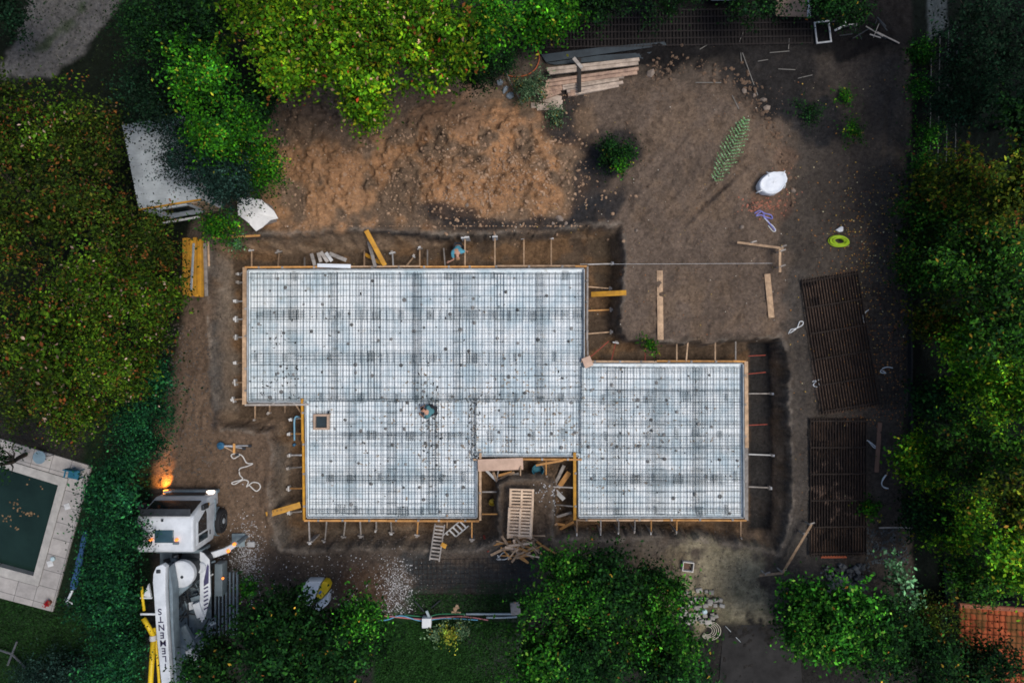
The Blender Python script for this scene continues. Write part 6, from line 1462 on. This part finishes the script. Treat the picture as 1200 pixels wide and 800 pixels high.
# cut conifer branch lying on the right heap
c=PG(855,176,0.1); rt=empty('cut_branch',tuple(c),'pale green feathery branch lying on the right spoil heap','branch')
a=PG(838,212,0.15)-c; b=PG(875,138,0.15)-c
MB().tube([a,a.lerp(b,0.5)+Vector((0,0,0.05)),b],[0.03,0.02,0.006],5).build('stem',bark,rt)
n=1900; t=rng.random(n)**0.8; side=rng.choice((-1,1),n); L_=0.62*np.sin(np.pi*(0.15+0.78*t))*rng.random(n)*(0.6+0.4*np.sin(t*37)**2)
A=np.array(a); B_=np.array(b); d=(B_-A); d/=np.linalg.norm(d); pr=np.array((-d[1],d[0],0))
twig=np.floor(t*19)/19; P_=A+(B_-A)*twig[:,None]+(pr*side[:,None]*0.85+d*0.55)*L_[:,None]+rng.normal(size=(n,3))*0.014+np.array((0,0,0.06))
N_=rng.normal(size=(n,3))*0.4+np.array((0,0,1)); N_/=np.linalg.norm(N_,axis=1,keepdims=True)
leaf_quads('foliage',P_,N_,rng.uniform(0.04,0.09,n),pick('sage',n),lm,rt,0.4)
# ================================================================== leaf litter, grass
def litter(n, fn, pal, lab, s=(0.04,0.09), name='leaf_litter'):
    P_=[];
    while len(P_)<n:
        px,py=fn(); v=PG(px,py,0.035); P_.append((v.x,v.y,v.z))
    P_=np.array(P_); N_=rng.normal(size=(n,3))*0.3+np.array((0,0,1)); N_/=np.linalg.norm(N_,axis=1,keepdims=True)
    a=np.array([q[0] for q in pal]); w=np.array([q[1] for q in pal],float); w/=w.sum()
    o=leaf_quads(name,P_,N_,rng.uniform(s[0],s[1],n),a[rng.choice(len(a),n,p=w)]*rng.uniform(0.6,1.2,(n,1)),leafmat('leaf_litter'),None,0.75); tag(o,lab,'leaves',kind='stuff')
lp=[((0.42,0.20,0.05),3),((0.50,0.34,0.08),2.5),((0.60,0.52,0.30),1.2),((0.22,0.09,0.04),3)]
def f1():
    while True:
        px=random.gauss(1015,28); py=random.gauss(320,75)
        if 930<px<1063 and 190<py<500: return px,py
litter(850,f1,lp,'fallen yellow and brown leaves over the soil along the right tree line')
litter(450,lambda:(random.uniform(985,1062),random.uniform(380,500)),[((0.26,0.10,0.04),3),((0.38,0.18,0.06),2)],'rusty fallen leaves right of the upper mesh mats')
litter(160,lambda:(random.uniform(925,1062),random.uniform(90,640)),lp,'sparse fallen leaves over the right strip of soil')
litter(260,lambda:(random.uniform(330,925),random.uniform(110,400)) ,[((0.55,0.50,0.42),2),((0.40,0.16,0.06),1),((0.5,0.35,0.1),1)],'scattered pale leaves and chips on the spoil heaps',(0.04,0.07))
# leaves floating on the pool
n=48; P_=np.zeros((n,3)); 
for i in range(n):
    k=random.choice(((18,590),(25,600),(8,605),(50,572),(34,603),(18,615),(32,563))); v=WV(random.gauss(k[0],4),random.gauss(k[1],3),-0.29); P_[i]=v
N_=np.tile(np.array((0.02,0.02,1.0)),(n,1)); o=leaf_quads('floating_leaf',P_,N_,rng.uniform(0.06,0.12,n),np.tile(np.array((0.20,0.13,0.07)),(n,1))*rng.uniform(0.5,1.3,(n,1)),leafmat('leaf_litter'),None,0.8); tag(o,'brown leaves floating on the dark pool water','leaves',kind='stuff')
def grass(n, fn, lab, col):
    P_=np.array([tuple(PG(*fn(),0.04)) for _ in range(n)]); N_=rng.normal(size=(n,3))*0.8+np.array((0,0,0.5)); N_/=np.linalg.norm(N_,axis=1,keepdims=True)
    o=leaf_quads('grass',P_,N_,rng.uniform(0.06,0.16,n),np.array(col)*rng.uniform(0.5,1.6,(n,1)),leafmat('grass_blade',0.8),None,0.35); tag(o,lab,'grass',kind='stuff')
grass(9000,lambda:(random.uniform(-10,170),random.uniform(700,805)),'short dark green lawn grass below the pool terrace',(0.014,0.045,0.010))
grass(9000,lambda:(random.uniform(440,605),random.uniform(729,805)),'short green lawn grass at the bottom edge below the hoses',(0.018,0.060,0.012))
grass(2600,lambda:(random.uniform(485,640),random.uniform(696,719)),'rough grass growing through the mats above the hoses',(0.02,0.055,0.015))
grass(2500,lambda:(random.uniform(100,175),random.uniform(560,720)),'dark grass strip beneath the hedge row',(0.010,0.030,0.010))
grass(500,lambda:(random.uniform(10,140),random.uniform(-10,95)),'thin grass growing along the gravel track',(0.018,0.030,0.012))
# ================================================================== light, camera, output
w = bpy.data.worlds.new('World'); scene.world = w; w.use_nodes = True
nt = w.node_tree; bg = nt.nodes['Background']; sky = nt.nodes.new('ShaderNodeTexSky'); sky.sky_type = 'NISHITA'; sky.sun_disc = False
SE, SR = math.radians(66), math.radians(104)
sky.sun_elevation = SE; sky.sun_rotation = SR; sky.air_density = 1.0; sky.dust_density = 2.5; sky.ozone_density = 1.0
nt.links.new(sky.outputs[0], bg.inputs[0]); bg.inputs[1].default_value = 0.078
s = bpy.data.lights.new('sun','SUN'); s.energy = 1.25; s.angle = math.radians(24); s.color = (1.0,0.955,0.90)
so = bpy.data.objects.new('sun', s); COL.objects.link(so)
d = Vector((math.sin(SR)*math.cos(SE), math.cos(SR)*math.cos(SE), math.sin(SE)))
so.rotation_euler = d.to_track_quat('Z','Y').to_euler(); so.location = (10,10,40)
cam = bpy.data.cameras.new('camera'); cam.sensor_width = 36; cam.lens = 36*H/(1200*K); cam.clip_end = 2000; cam.clip_start = 0.5
co_ = bpy.data.objects.new('camera', cam); co_.location = (0,0,H); COL.objects.link(co_); scene.camera = co_
scene.view_settings.view_transform = 'Standard'; scene.view_settings.look = 'None'; scene.view_settings.gamma = 1.0; scene.view_settings.exposure = 0.75
scene.view_settings.use_curve_mapping = False
scene.render.engine = 'CYCLES'; scene.cycles.max_bounces = 5; scene.cycles.filter_width = 1.7
scene.render.resolution_x = 1024; scene.render.resolution_y = 682
